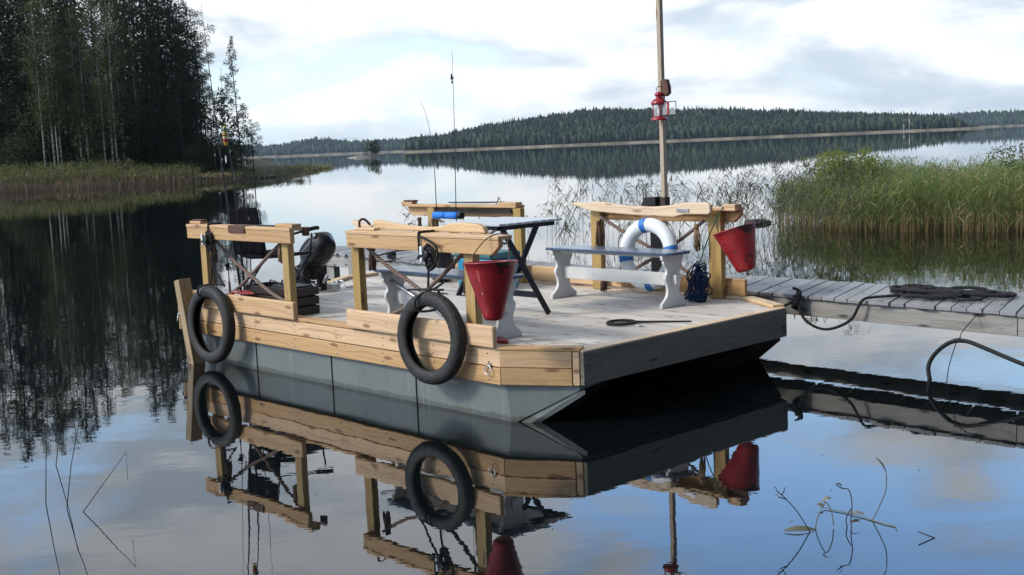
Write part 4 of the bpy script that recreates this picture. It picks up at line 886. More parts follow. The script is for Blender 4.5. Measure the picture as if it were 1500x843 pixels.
# pulley blocks / rope bundles on rails
def bundle(label,u,v,z):
    t=thing('rope_pulley',label,'pulley',(u,v,z))
    mb=MB(); rr=random.Random(int(abs(u)*100))
    for k in range(9):
        a0=rr.uniform(0,6); ax=rr.uniform(.025,.05); az=rr.uniform(.05,.08); du=rr.uniform(-.03,.03); dz=rr.uniform(-.04,.02)
        mb.tube([(u+du+ax*math.cos(a0+j*.5),v-.02+rr.uniform(-.012,.012),z+dz+az*math.sin(a0+j*.5)) for j in range(13)],.008,6)
    mb.tube(smooth_path([(u-.12,v,z+.02),(u-.09,v-.02,z+.0),(u-.13,v-.02,z-.03),(u-.08,v-.02,z-.01)],4),.013,7)
    mb.build('rope_coil',M['blackrope'],t)
    mb=MB(); mb.lathe([(0,-.012),(.030,-.012),(.034,-.006),(.026,0),(.034,.006),(.030,.012),(0,.012)],Matrix.Translation((u-.005,v-.05,z))@Matrix.Rotation(PI/2,4,'X'),20); mb.build('wheel',M['black'],t)
    mb=MB(); mb.box((u-.05,v-.072,z+.0),(u-.025,v-.05,z+.06)); mb.box((u-.05,v-.070,z-.05),(u-.03,v-.052,z-.02)); mb.build('bracket',M['ring'],t,.004); return t
bundle('tangled pulley block and black cord on the middle rail above the tyre',-.63,-.03,1.12)
b2=bundle('dark pulley and knotted cord on the left stern rail above the tyre',-3.72,-.03,1.13)
# ------------------------------------------------------------------ buckets
def bucket(label,cu,cv,cz,r0,r1,h_,tilt_u,tilt_v,hpts):
    t=thing('fire_bucket',label,'bucket',(cu,cv,cz),'red pointed fire buckets')
    Mx=Matrix.Translation((cu,cv,cz))@Matrix.Rotation(tilt_v,4,'X')@Matrix.Rotation(tilt_u,4,'Y')
    pr=[(0,-h_),(r1*.45,-h_+.001),(r1*.8,-h_+.008),(r1*.97,-h_+.028),(r1*1.06,-h_+.06)]
    for k in range(1,7): q=k/6; pr.append((r1*1.06+(r0-r1*1.06)*q,-h_+.06+(h_-.06)*q))
    pr+= [(r0+.006,.002),(r0+.007,.008),(r0+.001,.010),(r0-.004,.004)]
    inner=[(max(0,a-.004),b+.003) for a,b in reversed(pr[:-4])]
    mb=MB(); mb.lathe(pr+inner,Mx,48); mb.build('bucket_body',M['red'],t)
    mb=MB(); mb.tube([Mx@Vector((q*math.cos(-2.2),q*math.sin(-2.2),z)) for q,z in pr[4:11]],.0028,5); mb.build('seam',M['red'],t)
    ears=[Mx@Vector((s*(r0-.002),0,-.015)) for s in (-1,1)]
    mb=MB()
    for e in ears: mb.tube([e+Vector((-.012,-.006,-.01)),e+Vector((0,-.008,.025)),e+Vector((.012,-.006,-.01))],.006,6)
    mb.build('ear',M['red'],t)
    mb=MB(); mb.tube(smooth_path([ears[0]+Vector((0,0,.015))]+[Vector(p) for p in hpts]+[ears[1]+Vector((0,0,.015))],8),.0038,8); mb.build('handle',M['brown'],t)
    return t
bucket('red pointed fire bucket hanging upright over the end of the middle rail',.135,-.17,1.105,.172,.070,.375,math.radians(-3),math.radians(-2),[(-.06,-.14,1.15),(-.03,-.06,1.24),(.02,-.01,1.275),(.075,.05,1.272),(.12,.0,1.22),(.24,-.10,1.17)])
bucket('rust-patched red fire bucket hanging tilted from the far right rail end',-.105,2.80,1.08,.178,.088,.36,math.radians(-17),math.radians(3),[(-.25,2.76,1.12),(-.27,2.79,1.22),(-.20,2.84,1.29),(-.10,2.87,1.285),(-.06,2.86,1.22),(-.01,2.84,1.16)])
# ------------------------------------------------------------------ benches
def bench():
    t=thing('bench','x','bench',(0,0,0)); t.rotation_euler=(0,0,0); t.location=(0,0,0)
    Lh=.625
    mb=MB(); c=.035
    prof=[(-.725+c,-.145),(.725-c,-.145),(.725,-.145+c),(.725,.145-c),(.725-c,.145),(-.725+c,.145),(-.725,.145-c),(-.725,-.145+c)]
    mb.prism(prof,(1,0,0),(0,1,0),(0,0,1),(0,0,.432),.024); mb.build('seat',M['bench'],t,.005)
    hw=[(0,.155),(.030,.155),(.036,.150),(.055,.125),(.075,.098),(.10,.080),(.13,.072),(.16,.074),(.19,.084),(.215,.098),(.235,.104),(.255,.100),(.27,.086),(.295,.078),(.32,.085),(.345,.105),(.365,.118),(.385,.115),(.395,.135),(.43,.138)]
    poly=[(w_,z) for z,w_ in hw]+[(-w_,z) for z,w_ in reversed(hw)]
    for s in (-1,1):
        mb=MB(); mb.prism(poly,(0,1,0),(0,0,1),(1,0,0),(s*Lh-.014,0,0),.028); mb.build('leg',M['white'],t,.003)
    mb=MB(); mb.board((-Lh-.03,0,.225),(Lh+.03,0,.225),.022,.105); 
    for s in (-1,1): mb.box((s*(Lh+.018),-.028,.19),(s*(Lh+.062),.028,.265))
    mb.board((-Lh+.02,0,.415),(Lh-.02,0,.415),.12,.018)
    mb.build('stretcher',M['white'],t,.003); return t
B1=bench(); B2=copy_tree(B1)
for o,loc,rz,l in [(B1,(-.965,2.26,.486),0,'white bench with dark blue seat in front of the life ring'),(B2,(-.985,.385,.484),math.radians(.5),'blue-topped white bench partly hidden behind the middle rail and tyre')]:
    o.location=BT(*loc); o.rotation_euler=(0,0,YAW+rz); tag(o,l,'bench','white benches with blue seats')
# ------------------------------------------------------------------ folding table
t=thing('folding_table','square folding camping table with pale slatted top and dark crossed legs','table',(-1.27,1.23,.484))
tt=1.255
mb=MB()
for k in range(8):
    vv=.885+k*.0885; mb.board((-1.62+(.0 if k else 0),vv+.04,tt-.009),(-.915,vv+.04,tt-.009),.077,.018)
mb.build('slats',M['slat'],t,.003)
mb=MB()
for uu in (-.975,-1.545): mb.board((uu,.90,tt-.037),(uu,1.54,tt-.037),.03,.036)
mb.board((-1.5,.925,tt-.035),(-1.02,.925,tt-.035),.025,.030); mb.board((-1.5,1.5,tt-.035),(-1.02,1.5,tt-.035),.025,.030)
mb.build('frame',M['navy'],t,.002)
for (uu,a,b) in [(-.945,.935,1.42),(-.972,1.355,.875),(-1.575,.935,1.42),(-1.548,1.355,.875)]:
    mb=MB(); mb.board((uu,a,1.225),(uu,b,.49),.02,.046,(0,1,0)); mb.build('leg',M['navy'],t,.003)
mb=MB(); mb.board((-1.57,1.31,.655),(-.95,1.31,.655),.02,.05); mb.board((-1.57,.975,.64),(-.95,.975,.64),.02,.04); mb.build('stretcher',M['navy'],t,.003)
# ------------------------------------------------------------------ life ring
t=thing('life_ring','white life ring with blue bands leaning on the far rail behind the bench','life ring',(-.86,2.60,.49))
cz=.868; cen=Vector((-.855,2.575,cz)); R=.255; r_=.062; tilt=math.radians(-6)
def ringpt(a,rr=R,dv=0): 
    p=Vector((rr*math.cos(a),dv,rr*math.sin(a))); return cen+Matrix.Rotation(tilt,3,'X')@p
mb=MB(); mb.tube([ringpt(2*PI*i/72) for i in range(72)],r_,20,closed=True); mb.build('ring',M['ring'],t)
for a0 in (100,190,281,10):
    mb=MB(); mb.tube([ringpt(math.radians(a0-7+14*i/6)) for i in range(7)],r_+.0025,20,caps=False); mb.build('band',M['blueband'],t)
P=[]
for k in range(4):
    a0=math.radians(100+90*k)
    for j in range(9): f=j/9; P.append(ringpt(a0+f*PI/2,R+r_+.004+.035*math.sin(PI*f),-.02*math.sin(PI*f)))
mb=MB(); mb.tube(P,.004,6,closed=True); mb.build('grab_line',M['tanrope'],t)
# ------------------------------------------------------------------ blue rope bundle
rr=random.Random(6); mb=MB()
for k in range(26):
    a=.02+.05*rr.random(); b=.06+.09*rr.random(); tw=rr.uniform(-.9,.9); cu=-.335+rr.uniform(-.035,.035); cv=2.60+rr.uniform(-.03,.03); cz_=.64+rr.uniform(-.05,.05); ph=rr.uniform(0,6)
    pts=[]
    for q in np.linspace(0,2*PI,16)[:-1]:
        x=a*math.cos(q)*(1+.35*math.sin(2*q+ph)); z=b*math.sin(q)*(1+.15*math.sin(3*q+ph))
        pts.append((cu+x*math.cos(tw),cv+x*math.sin(tw)+.02*math.sin(q*3+ph),cz_+z))
    mb.tube(smooth_path(pts+[pts[0]],2),.0062,6)
for k in range(14):
    a=.04+.055*rr.random(); ph=rr.uniform(0,6); mb.tube([(-.36+rr.uniform(-.006,.006)+a*math.cos(q)*(1+.2*math.sin(2*q+ph)),2.585+a*.8*math.sin(q),.497+.030*rr.random()+.008*k*rr.random()) for q in np.linspace(0,2*PI,16)],.0065,6)
mb.tube([(-.335+.025*math.cos(q),2.60+.025*math.sin(q),.745+.004*q) for q in np.linspace(0,12,30)],.007,6)
t=thing('blue_rope_bundle','bundle of dark blue rope hanging on the far right rail post','rope',(-.335,2.6,.5)); mb.build('coils',M['bluerope'],t)
mb=MB(); mb.tube(smooth_path([(-.335,2.6,.77),(-.29,2.62,.92),(-.24,2.66,1.08),(-.21,2.72,1.20),(-.22,2.8,1.27)],5),.005,6); mb.build('hanging_cord',M['greenrope'],t)
# ------------------------------------------------------------------ mast with lantern
t=thing('mast','tall square wooden mast pole rising behind the life ring','mast',(-.975,2.865,.49))
mb=MB(); mb.board((-.948,2.93,.25),(-.955,2.93,4.35),.043,.045,(0,1,0)); mb.build('pole',M['mastwood'],t,.004)
mb=MB(); mb.box((-1.115,2.915,.50),(-.985,2.955,1.05)); mb.build('step_bracket',M['black'],t,.004)
mb=MB(); mb.prism([(-.99,1.265),(-1.16,1.27),(-1.125,1.345),(-.99,1.35)],(1,0,0),(0,0,1),(0,1,0),(0,2.85,0),.09); mb.build('lamp_housing',M['black'],t,.004)
mb=MB(); mb.box((-.975,2.89,1.265),(-.915,2.965,1.345)); mb.build('collar',M['crate'],t,.004)
lu,lv,lz=-.905,2.835,2.02
t=thing('red_lantern','red metal lantern with an open glass door hanging on the mast','lantern',(lu,lv,lz))
Mx=Matrix.Translation((lu,lv,lz))
mb=MB(); mb.lathe([(0,0),(.075,0),(.078,.008),(.062,.022),(.055,.035),(.0,.036)],Mx,28); mb.build('base',M['lred'],t)
mb=MB(); mb.lathe([(.055,.135),(.071,.138),(.073,.150),(.062,.168),(.045,.184),(.03,.190),(.024,.205),(.036,.213),(.040,.224),(.032,.236),(.012,.248),(0,.25)],Mx,28); mb.build('roof',M['lred'],t)
mb=MB()
for k in range(4): a=PI/4+k*PI/2; mb.tube([(lu+.055*math.cos(a),lv+.055*math.sin(a),lz+.03),(lu+.055*math.cos(a),lv+.055*math.sin(a),lz+.14)],.006,6)
mb.build('corner_rods',M['lred'],t)
mb=MB(); mb.lathe([(.05,.036),(.05,.136)],Mx,24); mb.build('glass',M['glass'],t)
mb=MB(); mb.tube([(lu,lv,lz+.036),(lu,lv,lz+.10)],.018,14); mb.build('candle',M['ring'],t)
# open door swung out to the right
mb=MB(); h0=Vector((lu+.045,lv-.02,0)); h1=h0+Vector((.14,.02,0))
for z in (lz+.04,lz+.155): mb.tube([h0+Vector((0,0,z)),h1+Vector((0,0,z))],.004,6)
for p in (h0,h1): mb.tube([p+Vector((0,0,lz+.04)),p+Vector((0,0,lz+.155))],.004,6)
mb.build('door',M['black'],t); D_=t.children[-1]
mid=(h0+h1)/2
mb=MB(); mb.board(mid+Vector((-.008,0,lz+.042)),mid+Vector((-.008,0,lz+.153)),.022,.006,(0,1,0)); mb.build('door_bar',M['lred'],t)
mb=MB(); mb.add([h0+Vector((0,0,lz+.04)),h1+Vector((0,0,lz+.04)),h1+Vector((0,0,lz+.155)),h0+Vector((0,0,lz+.155))],[(0,1,2,3)]); mb.build('door_pane',M['glass'],t)
mb=MB(); mb.tube(smooth_path([(lu-.03,lv,lz+.25),(lu-.01,lv,lz+.29),(lu+.03,lv+.03,lz+.285)],5),.003,6); mb.build('hanger',M['black'],t)
mb=MB(); mb.prism([(-.92,2.235),(-.925,2.36),(-.895,2.375),(-.858,2.37),(-.838,2.31),(-.835,2.25),(-.87,2.225)],(1,0,0),(0,0,1),(0,1,0),(.015,2.86,0),.045)
solo(mb,'lantern_bracket',M['brown'],'brown wooden peg fixed to the mast just above the red lantern','bracket',(-.86,2.88,2.3),bev=.004)
# ------------------------------------------------------------------ camp chair
t=thing('camp_chair','black folding director chair standing behind the left stern rail','chair',(-3.82,.70,.484))
def grid(p00,p10,p01,p11,sag,n=8,m_=6):
    mb=MB(); vs=[];fs=[]; p00,p10,p01,p11=map(Vector,(p00,p10,p01,p11)); nrm=(p10-p00).cross(p01-p00).normalized()
    for i in range(n+1):
        for j in range(m_+1):
            a=i/n;b=j/m_; q=p00*(1-a)*(1-b)+p10*a*(1-b)+p01*(1-a)*b+p11*a*b; vs.append(q+nrm*sag*math.sin(PI*a)*(.8+.2*math.sin(PI*b)))
    for i in range(n):
        for j in range(m_): fs.append((i*(m_+1)+j,(i+1)*(m_+1)+j,(i+1)*(m_+1)+j+1,i*(m_+1)+j+1))
    mb.add(vs,fs,smooth=True); return mb
def solidify(o,th):
    s=o.modifiers.new('solid','SOLIDIFY'); s.thickness=th; s.offset=0
ua,ub=-4.12,-3.58; va,vb=.44,.96
o=grid((ua,va-.02,1.17),(ub,va-.02,1.19),(ua+.0,va-.06,1.372),(ub-.02,va-.06,1.392),-.035).build('backrest',M['fabric'],t); solidify(o,.008)
o=grid((ua,va,.955),(ub,va,.955),(ua,vb,.945),(ub,vb,.945),-.05).build('seat',M['fabric'],t); solidify(o,.01)
o=grid((ua+.01,va,.95),(ub-.01,va,.95),(ua-.02,va-.02,1.11),(ub-.0,va-.02,1.10),-.02).build('seat_flap',M['fabric'],t); solidify(o,.008)
mb=MB()
for uu in (ua,ub):
    mb.tube([(uu,va,.95),(uu,va-.05,1.38)],.009,8); mb.tube([(uu,va,.95),(uu,vb,.945)],.009,8); mb.tube([(uu,vb-.04,.95),(uu+(.0),vb-.02,1.12)],.009,8)
for vv in (va,vb-.02): mb.tube([(ua,vv,.945),(ub,vv+.0,.492)],.009,8); mb.tube([(ub,vv,.945),(ua,vv,.492)],.009,8)
for uu in (ua,ub): mb.tube([(uu,va-.02,.495),(uu,vb+.02,.495)],.009,8)
mb.build('frame',M['blacks'],t)
for uu in (ua-.01,ub+.03):
    mb=MB(); mb.tube(smooth_path([(uu,va-.05,1.10),(uu,va+.25,1.125),(uu,va+.38,1.145),(uu,vb+.0,1.165),(uu,vb+.05,1.16)],5),[.010]*6+[.012]*4+[.020]*8+[.019,.014,.006],10); mb.build('armrest',M['blacks'],t)
# ------------------------------------------------------------------ tackle crate
t=thing('tackle_crate','dark brown wooden crate on the deck beside the left stern rail','crate',(-3.1,.33,.484))
u0,u1,v0,v1,z0,z1=-3.52,-2.76,.17,.435,.486,.715
mb=MB()
for z in (z0,z0+.082,z0+.164):
    mb.box((u0,v0,z),(u1,v0+.016,z+.070)); mb.box((u0,v1-.016,z),(u1,v1,z+.070)); mb.box((u1-.016,v0+.017,z),(u1,v1-.017,z+.070)); mb.box((u0,v0+.017,z),(u0+.016,v1-.017,z+.070))
mb.box((u0+.02,v0+.02,z0),(u1-.02,v1-.02,z0+.012))
for (a,b) in ((u1-.05,v0+.018),(u1-.05,v1-.05),(u0+.02,v0+.018),(u0+.02,v1-.05)): mb.box((a,b,z0+.01),(a+.03,b+.03,z1))
mb.build('slatted_body',M['crate'],t,.003)
mb=MB(); mb.box((-3.15,.20,.62),(-2.80,.41,.735)); mb.build('tackle_tray',M['black'],t,.012)
mb=MB(); mb.tube(smooth_path([(-3.05,.25,.735),(-3.03,.25,.775),(-2.9,.25,.785),(-2.86,.25,.735)],5),.007,8); mb.tube(smooth_path([(-3.3,.3,.70),(-3.28,.28,.76),(-3.2,.3,.74),(-3.25,.32,.70)],5),.006,8); mb.build('tray_handle',M['blacks'],t)
# ------------------------------------------------------------------ outboard motor
t=thing('outboard_motor','black outboard motor tilted up at the stern of the raft','motor',(-4.18,1.3,.5))
ctr=Vector((-4.05,1.32,.905)); ax=Vector((.80,.06,.60)).normalized(); side=Vector((0,1,0)); side=(side-ax*side.dot(ax)).normalized(); up=ax.cross(side)*-1
up = up if up.z>0 else -up
mb=MB(); n=28; m_=18; vs=[];fs=[]
for j in range(m_+1):
    s_=j/m_; x=-.235+.47*s_; 
    f=max(0.0,1-abs((s_-.48)/.52)**2.6)**.5
    hh=.155*f*(1-.10*s_); ww=.125*f
    for i in range(n):
        a=2*PI*i/n; ca,sa=math.cos(a),math.sin(a); k=(abs(ca)**3.4+abs(sa)**3.4)**(-1/3.4)*(1-.10*max(0,-sa)*(1-s_))
        vs.append(ctr+ax*x+side*(ww*k*ca)+up*(hh*k*sa))
for j in range(m_):
    for i in range(n): fs.append((j*n+i,j*n+(i+1)%n,(j+1)*n+(i+1)%n,(j+1)*n+i))
mb.add(vs,fs,smooth=True); o=mb.build('cowl',M['blacks'],t)
mb=MB()
for k in (-.02,.03):
    P=[]
    for i in range(9):
        s_=-.18+.30*i/8; f=max(0,1-abs(s_/.235+.03)**2.6)**.5; P.append(ctr+ax*s_-side*(.128*f*.92+.001)+up*(.155*f*.45+k))
    mb.tube(P,.006,6)
mb.build('grey_stripes',M['alu'],o)
c2=ctr+ax*.155-side*.098+up*.075
mb=MB(); mb.lathe([(0,.004),(.030,.004),(.034,0)],Matrix.Translation(c2)@(-side*1+ax*.5+up*.35).normalized().to_track_quat('Z','Y').to_matrix().to_4x4(),20); mb.build('round_badge',M['black'],o)
mb=MB(); mb.lathe([(0,.007),(.011,.007),(.013,0.0)],Matrix.Translation(c2+(-side*1+ax*.5+up*.35).normalized()*.003)@(-side*1+ax*.5+up*.35).normalized().to_track_quat('Z','Y').to_matrix().to_4x4(),16); mb.build('badge_mark',M['ring'],o)
mb=MB(); p=ctr-ax*.20; mb.tube([p+ax*.06,p-ax*.10,p-ax*.30-up*.02,p-ax*.55-up*.03],[.10,.062,.05,.04],14); mb.lathe([(0,-.03),(.035,0),(.04,.08),(.02,.14),(0,.15)],Matrix.Translation(p-ax*.58-up*.03)@ax.to_track_quat('Y','Z').to_matrix().to_4x4(),14); mb.build('drive_leg',M['black'],t)
mb=MB(); mb.board((-4.21,1.22,.42),(-4.16,1.24,.74),.05,.10,(0,1,0)); mb.board((-4.21,1.44,.42),(-4.16,1.42,.74),.05,.10,(0,1,0)); mb.tube([(-4.20,1.17,.66),(-4.20,1.49,.66)],.018,10); mb.tube([(-4.02,1.24,.60),(-4.17,1.24,.60)],.010,8); mb.tube([(-4.02,1.42,.60),(-4.17,1.42,.60)],.010,8); mb.tube([(-4.19,1.32,.62),(-4.12,1.32,.78)],.05,12)
mb.build('transom_clamp',M['metal'] if False else M['black'],t,.004)
mb=MB(); mb.tube([(-4.14,1.18,.62),(-4.00,1.14,.545)],.008,6); mb.tube([(-4.02,1.34,.58),(-3.97,1.36,.66)],.018,8); mb.box((-4.06,1.40,.50),(-3.96,1.50,.56)); mb.build('clamp_screw',M['alu'],t,.003)
mb=MB(); rr=random.Random(3)
for k in range(6): mb.tube(smooth_path([(-4.2+rr.uniform(-.1,.05),1.05+rr.uniform(0,.3),.78+rr.uniform(-.1,.05)),(-4.15+rr.uniform(-.1,.1),1.0+rr.uniform(0,.3),.66),(-4.05+rr.uniform(-.1,.1),1.05+rr.uniform(0,.3),.56)],5),.008,6)
mb.build('cables',M['black'],t)
# ------------------------------------------------------------------ cooler and other stuff under the table
t=thing('teal_cooler','bright teal plastic box with greyish lid standing under the folding table','cool box',(-2.85,2.35,.484))
mb=MB(); mb.box((-3.0,2.22,.487),(-2.48,2.56,.79)); mb.build('tub',M['teal'],t,.02)
mb=MB(); mb.box((-3.02,2.20,.792),(-2.46,2.58,.85)); mb.build('lid',M['teal_dark'],t,.02)
mb=MB(); mb.tube(smooth_path([(-2.475,2.2,.80),(-2.45,2.2,.92),(-2.45,2.42,.92),(-2.475,2.42,.80)],5),.010,8); mb.build('handle',M['black'],t)
t=thing('dark_bag','dark brown bag slumped against the far stern rail','bag',(-3.6,2.5,.484))
mb=rock(55,.16,.12,.19,None); mb.V=[(a-3.62,b+2.52,c_+.665) for a,b,c_ in mb.V]; mb.S=[True]*len(mb.S); mb.build('body',M['crate'],t)
mb=MB(); mb.tube(smooth_path([(-3.7,2.48,.84),(-3.68,2.46,.93),(-3.56,2.46,.93),(-3.54,2.48,.84)],5),.009,7); mb.build('strap',M['black'],t)
# ------------------------------------------------------------------ blue foam rod holder
t=thing('foam_roll','bright blue foam roll fixed along the far stern rail','foam roll',(-3.6,2.68,1.165))
for k in range(2):
    a=-3.80+k*.195; mb=MB(); mb.lathe([(0,0),(.028,0),(.036,.008),(.036,.182),(.028,.19),(0,.19)],Matrix.Translation((a,2.62,1.166))@Matrix.Rotation(PI/2,4,'Y'),20); mb.build('foam_section',M['foam'],t)
mb=MB(); mb.lathe([(0,0),(.034,0),(.034,.06),(0,.06)],Matrix.Translation((-3.408,2.62,1.166))@Matrix.Rotation(PI/2,4,'Y'),18); mb.build('end_section',M['navy'],t)
# ------------------------------------------------------------------ fishing rods
def rod(label,pts,r0,reel=None,group=None,butt=None):
    t=thing('fishing_rod',label,'fishing rod',pts[-1],group)
    P=smooth_path(pts,6); n=len(P); mb=MB(); mb.tube(P,[.0014+(r0-.0014)*(i/(n-1))**1.3 for i in range(n)],7); mb.build('blank',M['black'],t)
    mb=MB()
    for f in (.02,.14,.28,.44,.62):
        p=P[int(f*(n-1))]; s=.006+.010*f; mb.tube([p+Vector((s*math.cos(q)+s+.004,0,s*math.sin(q))) for q in np.linspace(0,2*PI,13)[:-1]],.0012,5,closed=True)
    mb.build('line_guides',M['metal'],t)
    a,b=Vector(pts[-2]),Vector(pts[-1]); d=(b-a).normalized()
    mb=MB(); mb.tube([b-d*.02,b+d*.16],[.011,.012],10); mb.build('grip',M['black'] if not butt else M[butt],t)
    if reel:
        c=Vector(reel); mb=MB(); mb.lathe([(0,-.03),(.022,-.03),(.026,-.02),(.018,-.012),(.018,.012),(.028,.02),(.024,.032),(0,.034)],Matrix.Translation(c)@Matrix.Rotation(.3,4,'X'),18); mb.tube([c+Vector((-.03,0,.02)),c],.009,8); mb.build('reel',M['blacks'],t)
        mb=MB(); mb.tube([c,c+Vector((.05,0,-.03)),c+Vector((.075,0,-.01)),c+Vector((.08,0,.03))],.004,6); mb.lathe([(0,0),(.01,0),(.01,.025),(0,.025)],Matrix.Translation(c+Vector((.078,0,.025))),10); mb.build('reel_handle',M['metal'],t)
    return t
rod('longest black fishing rod, leaning left above the stern rail',[(-4.005,.2,3.245),(-3.975,.2,2.90),(-3.91,.2,2.362),(-3.85,.2,1.833),(-3.785,.2,1.431),(-3.66,.2,.66)],.0125)
rod('black fishing rod with the colourful lure hanging from it',[(-3.845,.26,2.656),(-3.84,.26,2.225),(-3.77,.26,1.767),(-3.735,.26,1.428),(-3.70,.26,.70)],.0115)
rod('thin short fishing rod standing nearest the black chair',[(-3.785,.40,2.088),(-3.79,.40,1.415),(-3.80,.40,.70)],.006)
rod('fishing rod with dark reel and brown grip behind the left stern rail',[(-3.84,.12,2.049),(-3.77,.12,1.437),(-3.72,.12,.963),(-3.715,.12,.72)],.006,(-3.69,.10,.88),None,'brown')
rod('fishing rod with strongly bent tip at the far stern rail',[(-3.93,2.62,2.345),(-3.865,2.62,2.24),(-3.812,2.62,2.08),(-3.776,2.62,1.88),(-3.755,2.62,1.596),(-3.755,2.62,1.241),(-3.755,2.62,.93)],.006)
rod('upright reddish fishing rod at the far stern rail',[(-3.39,2.62,2.82),(-3.392,2.62,2.554),(-3.414,2.62,1.904),(-3.441,2.62,1.244),(-3.445,2.62,.95)],.0065,None,None,'brown')
mb=MB(); mb.tube([(-3.392,2.60,2.60),(-3.388,2.60,2.54)],[.006,.014],8); mb.tube([(-3.388,2.60,2.53),(-3.388,2.60,2.50)],.008,8); solo(mb,'bite_bell',M['black'],'small dark bell clipped high on the upright reddish rod','bell',(-3.39,2.6,2.55))
# lures
t=thing('fishing_lure','painted fish-shaped lure in yellow, black and red hanging on a line','lure',(-3.815,.24,2.04))
cols=[(.05,.09,.05),(.45,.33,.05),(.45,.40,.30),(.40,.02,.02),(.06,.02,.06)]
mb=MB(); c=Vector((-3.815,.24,1.955)); pr=[(0,0),(.014,.012),(.022,.04),(.026,.09),(.026,.13),(.02,.165),(.010,.183),(0,.187)]
mb.lathe(pr,Matrix.Translation(c),16)
m,nt,b=mat('painted_lure'); tc=N(nt,'ShaderNodeTexCoord'); sp=N(nt,'ShaderNodeSeparateXYZ'); L(nt,tc.outputs['Object'],sp.inputs[0]); mr=N(nt,'ShaderNodeMapRange',i_1=-.09,i_2=.10); L(nt,sp.outputs[2],mr.inputs[0])
rp=ramp(nt,mr.outputs[0],[(0,(.5,.33,.04)),(.22,(.5,.33,.04)),(.23,(.35,.02,.04)),(.36,(.1,.02,.1)),(.37,(.5,.42,.25)),(.5,(.5,.42,.25)),(.51,(.06,.02,.02)),(.57,(.4,.3,.08)),(.72,(.4,.3,.08)),(.73,(.06,.08,.04)),(.9,(.35,.25,.06))]); rp.color_ramp.interpolation='CONSTANT'
L(nt,rp.outputs[0],b.inputs['Base Color']); b.inputs['Roughness'].default_value=.25; mb.build('lure_body',m,t)
mb=MB(); mb.tube([(-3.815,.24,2.14),(-3.845,.26,2.64)],.0008,4); mb.tube([(-3.815,.24,1.955),(-3.83,.24,1.88)],.0008,4); mb.build('line',M['black'],t)
mb=MB(); mb.prism([(0,0),(.012,.015),(.014,.045),(.004,.075),(-.010,.07),(-.014,.03)],(1,0,0),(0,0,1),(0,1,0),(-3.835,.24,1.80),.003); mb.build('silver_spoon',M['metal'],t,.001)
# ------------------------------------------------------------------ deck oddments
mb=MB(); P=[(-.075+.115*math.cos(q)*(1-.012*q),1.32+.115*math.sin(q)*(1-.012*q),.496+.004*(q/6)) for q in np.linspace(1.2,1.2+4*PI,50)]
P+= [(-.02,1.40,.499),(.06,1.46,.497),(.18,1.56,.496),(.32,1.66,.495)]
mb.tube(P,[.010]*51+[.009,.008,.006],8); solo(mb,'deck_rope',M['blackrope'],'small black rope coil with a straight tail lying on the bow deck','rope',(-.07,1.32,.49))
mb=MB(); mb.tube([(.10+.03*math.cos(q),1.30+.018*math.sin(q),.493) for q in np.linspace(0,2*PI,15)[:-1]],.0035,6,closed=True); mb.box((.05,1.31,.486),(.14,1.322,.492)); solo(mb,'deck_eye',M['metal'],'small metal eye plate on the bow deck next to the rope coil','deck ring',(.1,1.3,.487))
mb=MB(); mb.prism([(-.46,.02),(-.40,.05),(-.30,.03),(-.165,-.045),(-.175,-.06),(-.24,-.065),(-.40,-.05)],(1,0,0),(0,1,.05),(0,0,1),(0,.285,.492),.018); mb.tube([(-.42,.285,.52),(-.55,.26,.56),(-.75,.22,.62)],.014,8)
solo(mb,'red_paddle',M['lred'],'red paddle blade lying on the deck behind the middle rail','paddle',(-.3,.285,.49),bev=.004)
mb=MB(); mb.prism([(-3.62,.0),(-3.40,.035),(-3.25,-.01),(-3.4,-.05),(-3.6,-.04)],(1,0,0),(0,1,.2),(0,0,1),(0,.10,.66),.012); mb.tube([(-3.6,.1,.655),(-3.9,.14,.5)],.012,8)
solo(mb,'red_oar',M['lred'],'red oar blade showing behind the lower plank of the left stern rail','oar',(-3.45,.1,.64),bev=.003)
mb=MB(); mb.tube([(-1.90,.36,.945),(-1.38,.33,.765),(-1.16,.32,.69)],.016,12); mb.tube([(-1.16,.32,.69),(-.70,.30,.53)],.013,10); solo(mb,'metal_tube',M['alu'],'shiny metal tube leaning diagonally over the left end of the hidden bench','pole',(-1.4,.33,.75))
mb=MB(); rr=random.Random(12)
for k in range(7): a=.10+.05*rr.random(); mb.tube([(-2.45+1.4*a*math.cos(q),1.45+a*math.sin(q),.495+.008*k) for q in np.linspace(0,2*PI,20)[:-1]],.009,6,closed=True)
solo(mb,'coiled_line',M['blackrope'],'loose black line coiled on the deck behind the hidden bench','rope',(-2.45,1.45,.49))
mb=MB(); mb.tube(smooth_path([(-4.30,1.62,.53),(-4.22,1.7,.55),(-4.1,1.66,.50),(-4.05,1.75,.50),(-4.2,1.78,.50)],5),.009,7); mb.tube([(-4.25,1.66,.5),(-4.25,1.66,.56)],.012,8); solo(mb,'stern_cleat',M['metal'],'grey metal cleat with a short cord on the stern deck edge','cleat',(-4.2,1.7,.49))
# ================================================================== haze
mb=MB(); S_=4550; mb.box((-S_,-S_,-1),(S_,S_,75))
hz=mb.build('haze',None); hz.data.materials.clear()
m=bpy.data.materials.new('haze_air'); m.use_nodes=True; nt=m.node_tree; nt.nodes.clear(); out=N(nt,'ShaderNodeOutputMaterial'); pv=N(nt,'ShaderNodeVolumePrincipled',i_Density=.00007)
pv.inputs['Color'].default_value=(.62,.80,1,1); pv.inputs['Anisotropy'].default_value=.2; L(nt,pv.outputs[0],out.inputs['Volume']); hz.data.materials.append(m); tag(hz,kind='stuff')
hz.display_type='WIRE'
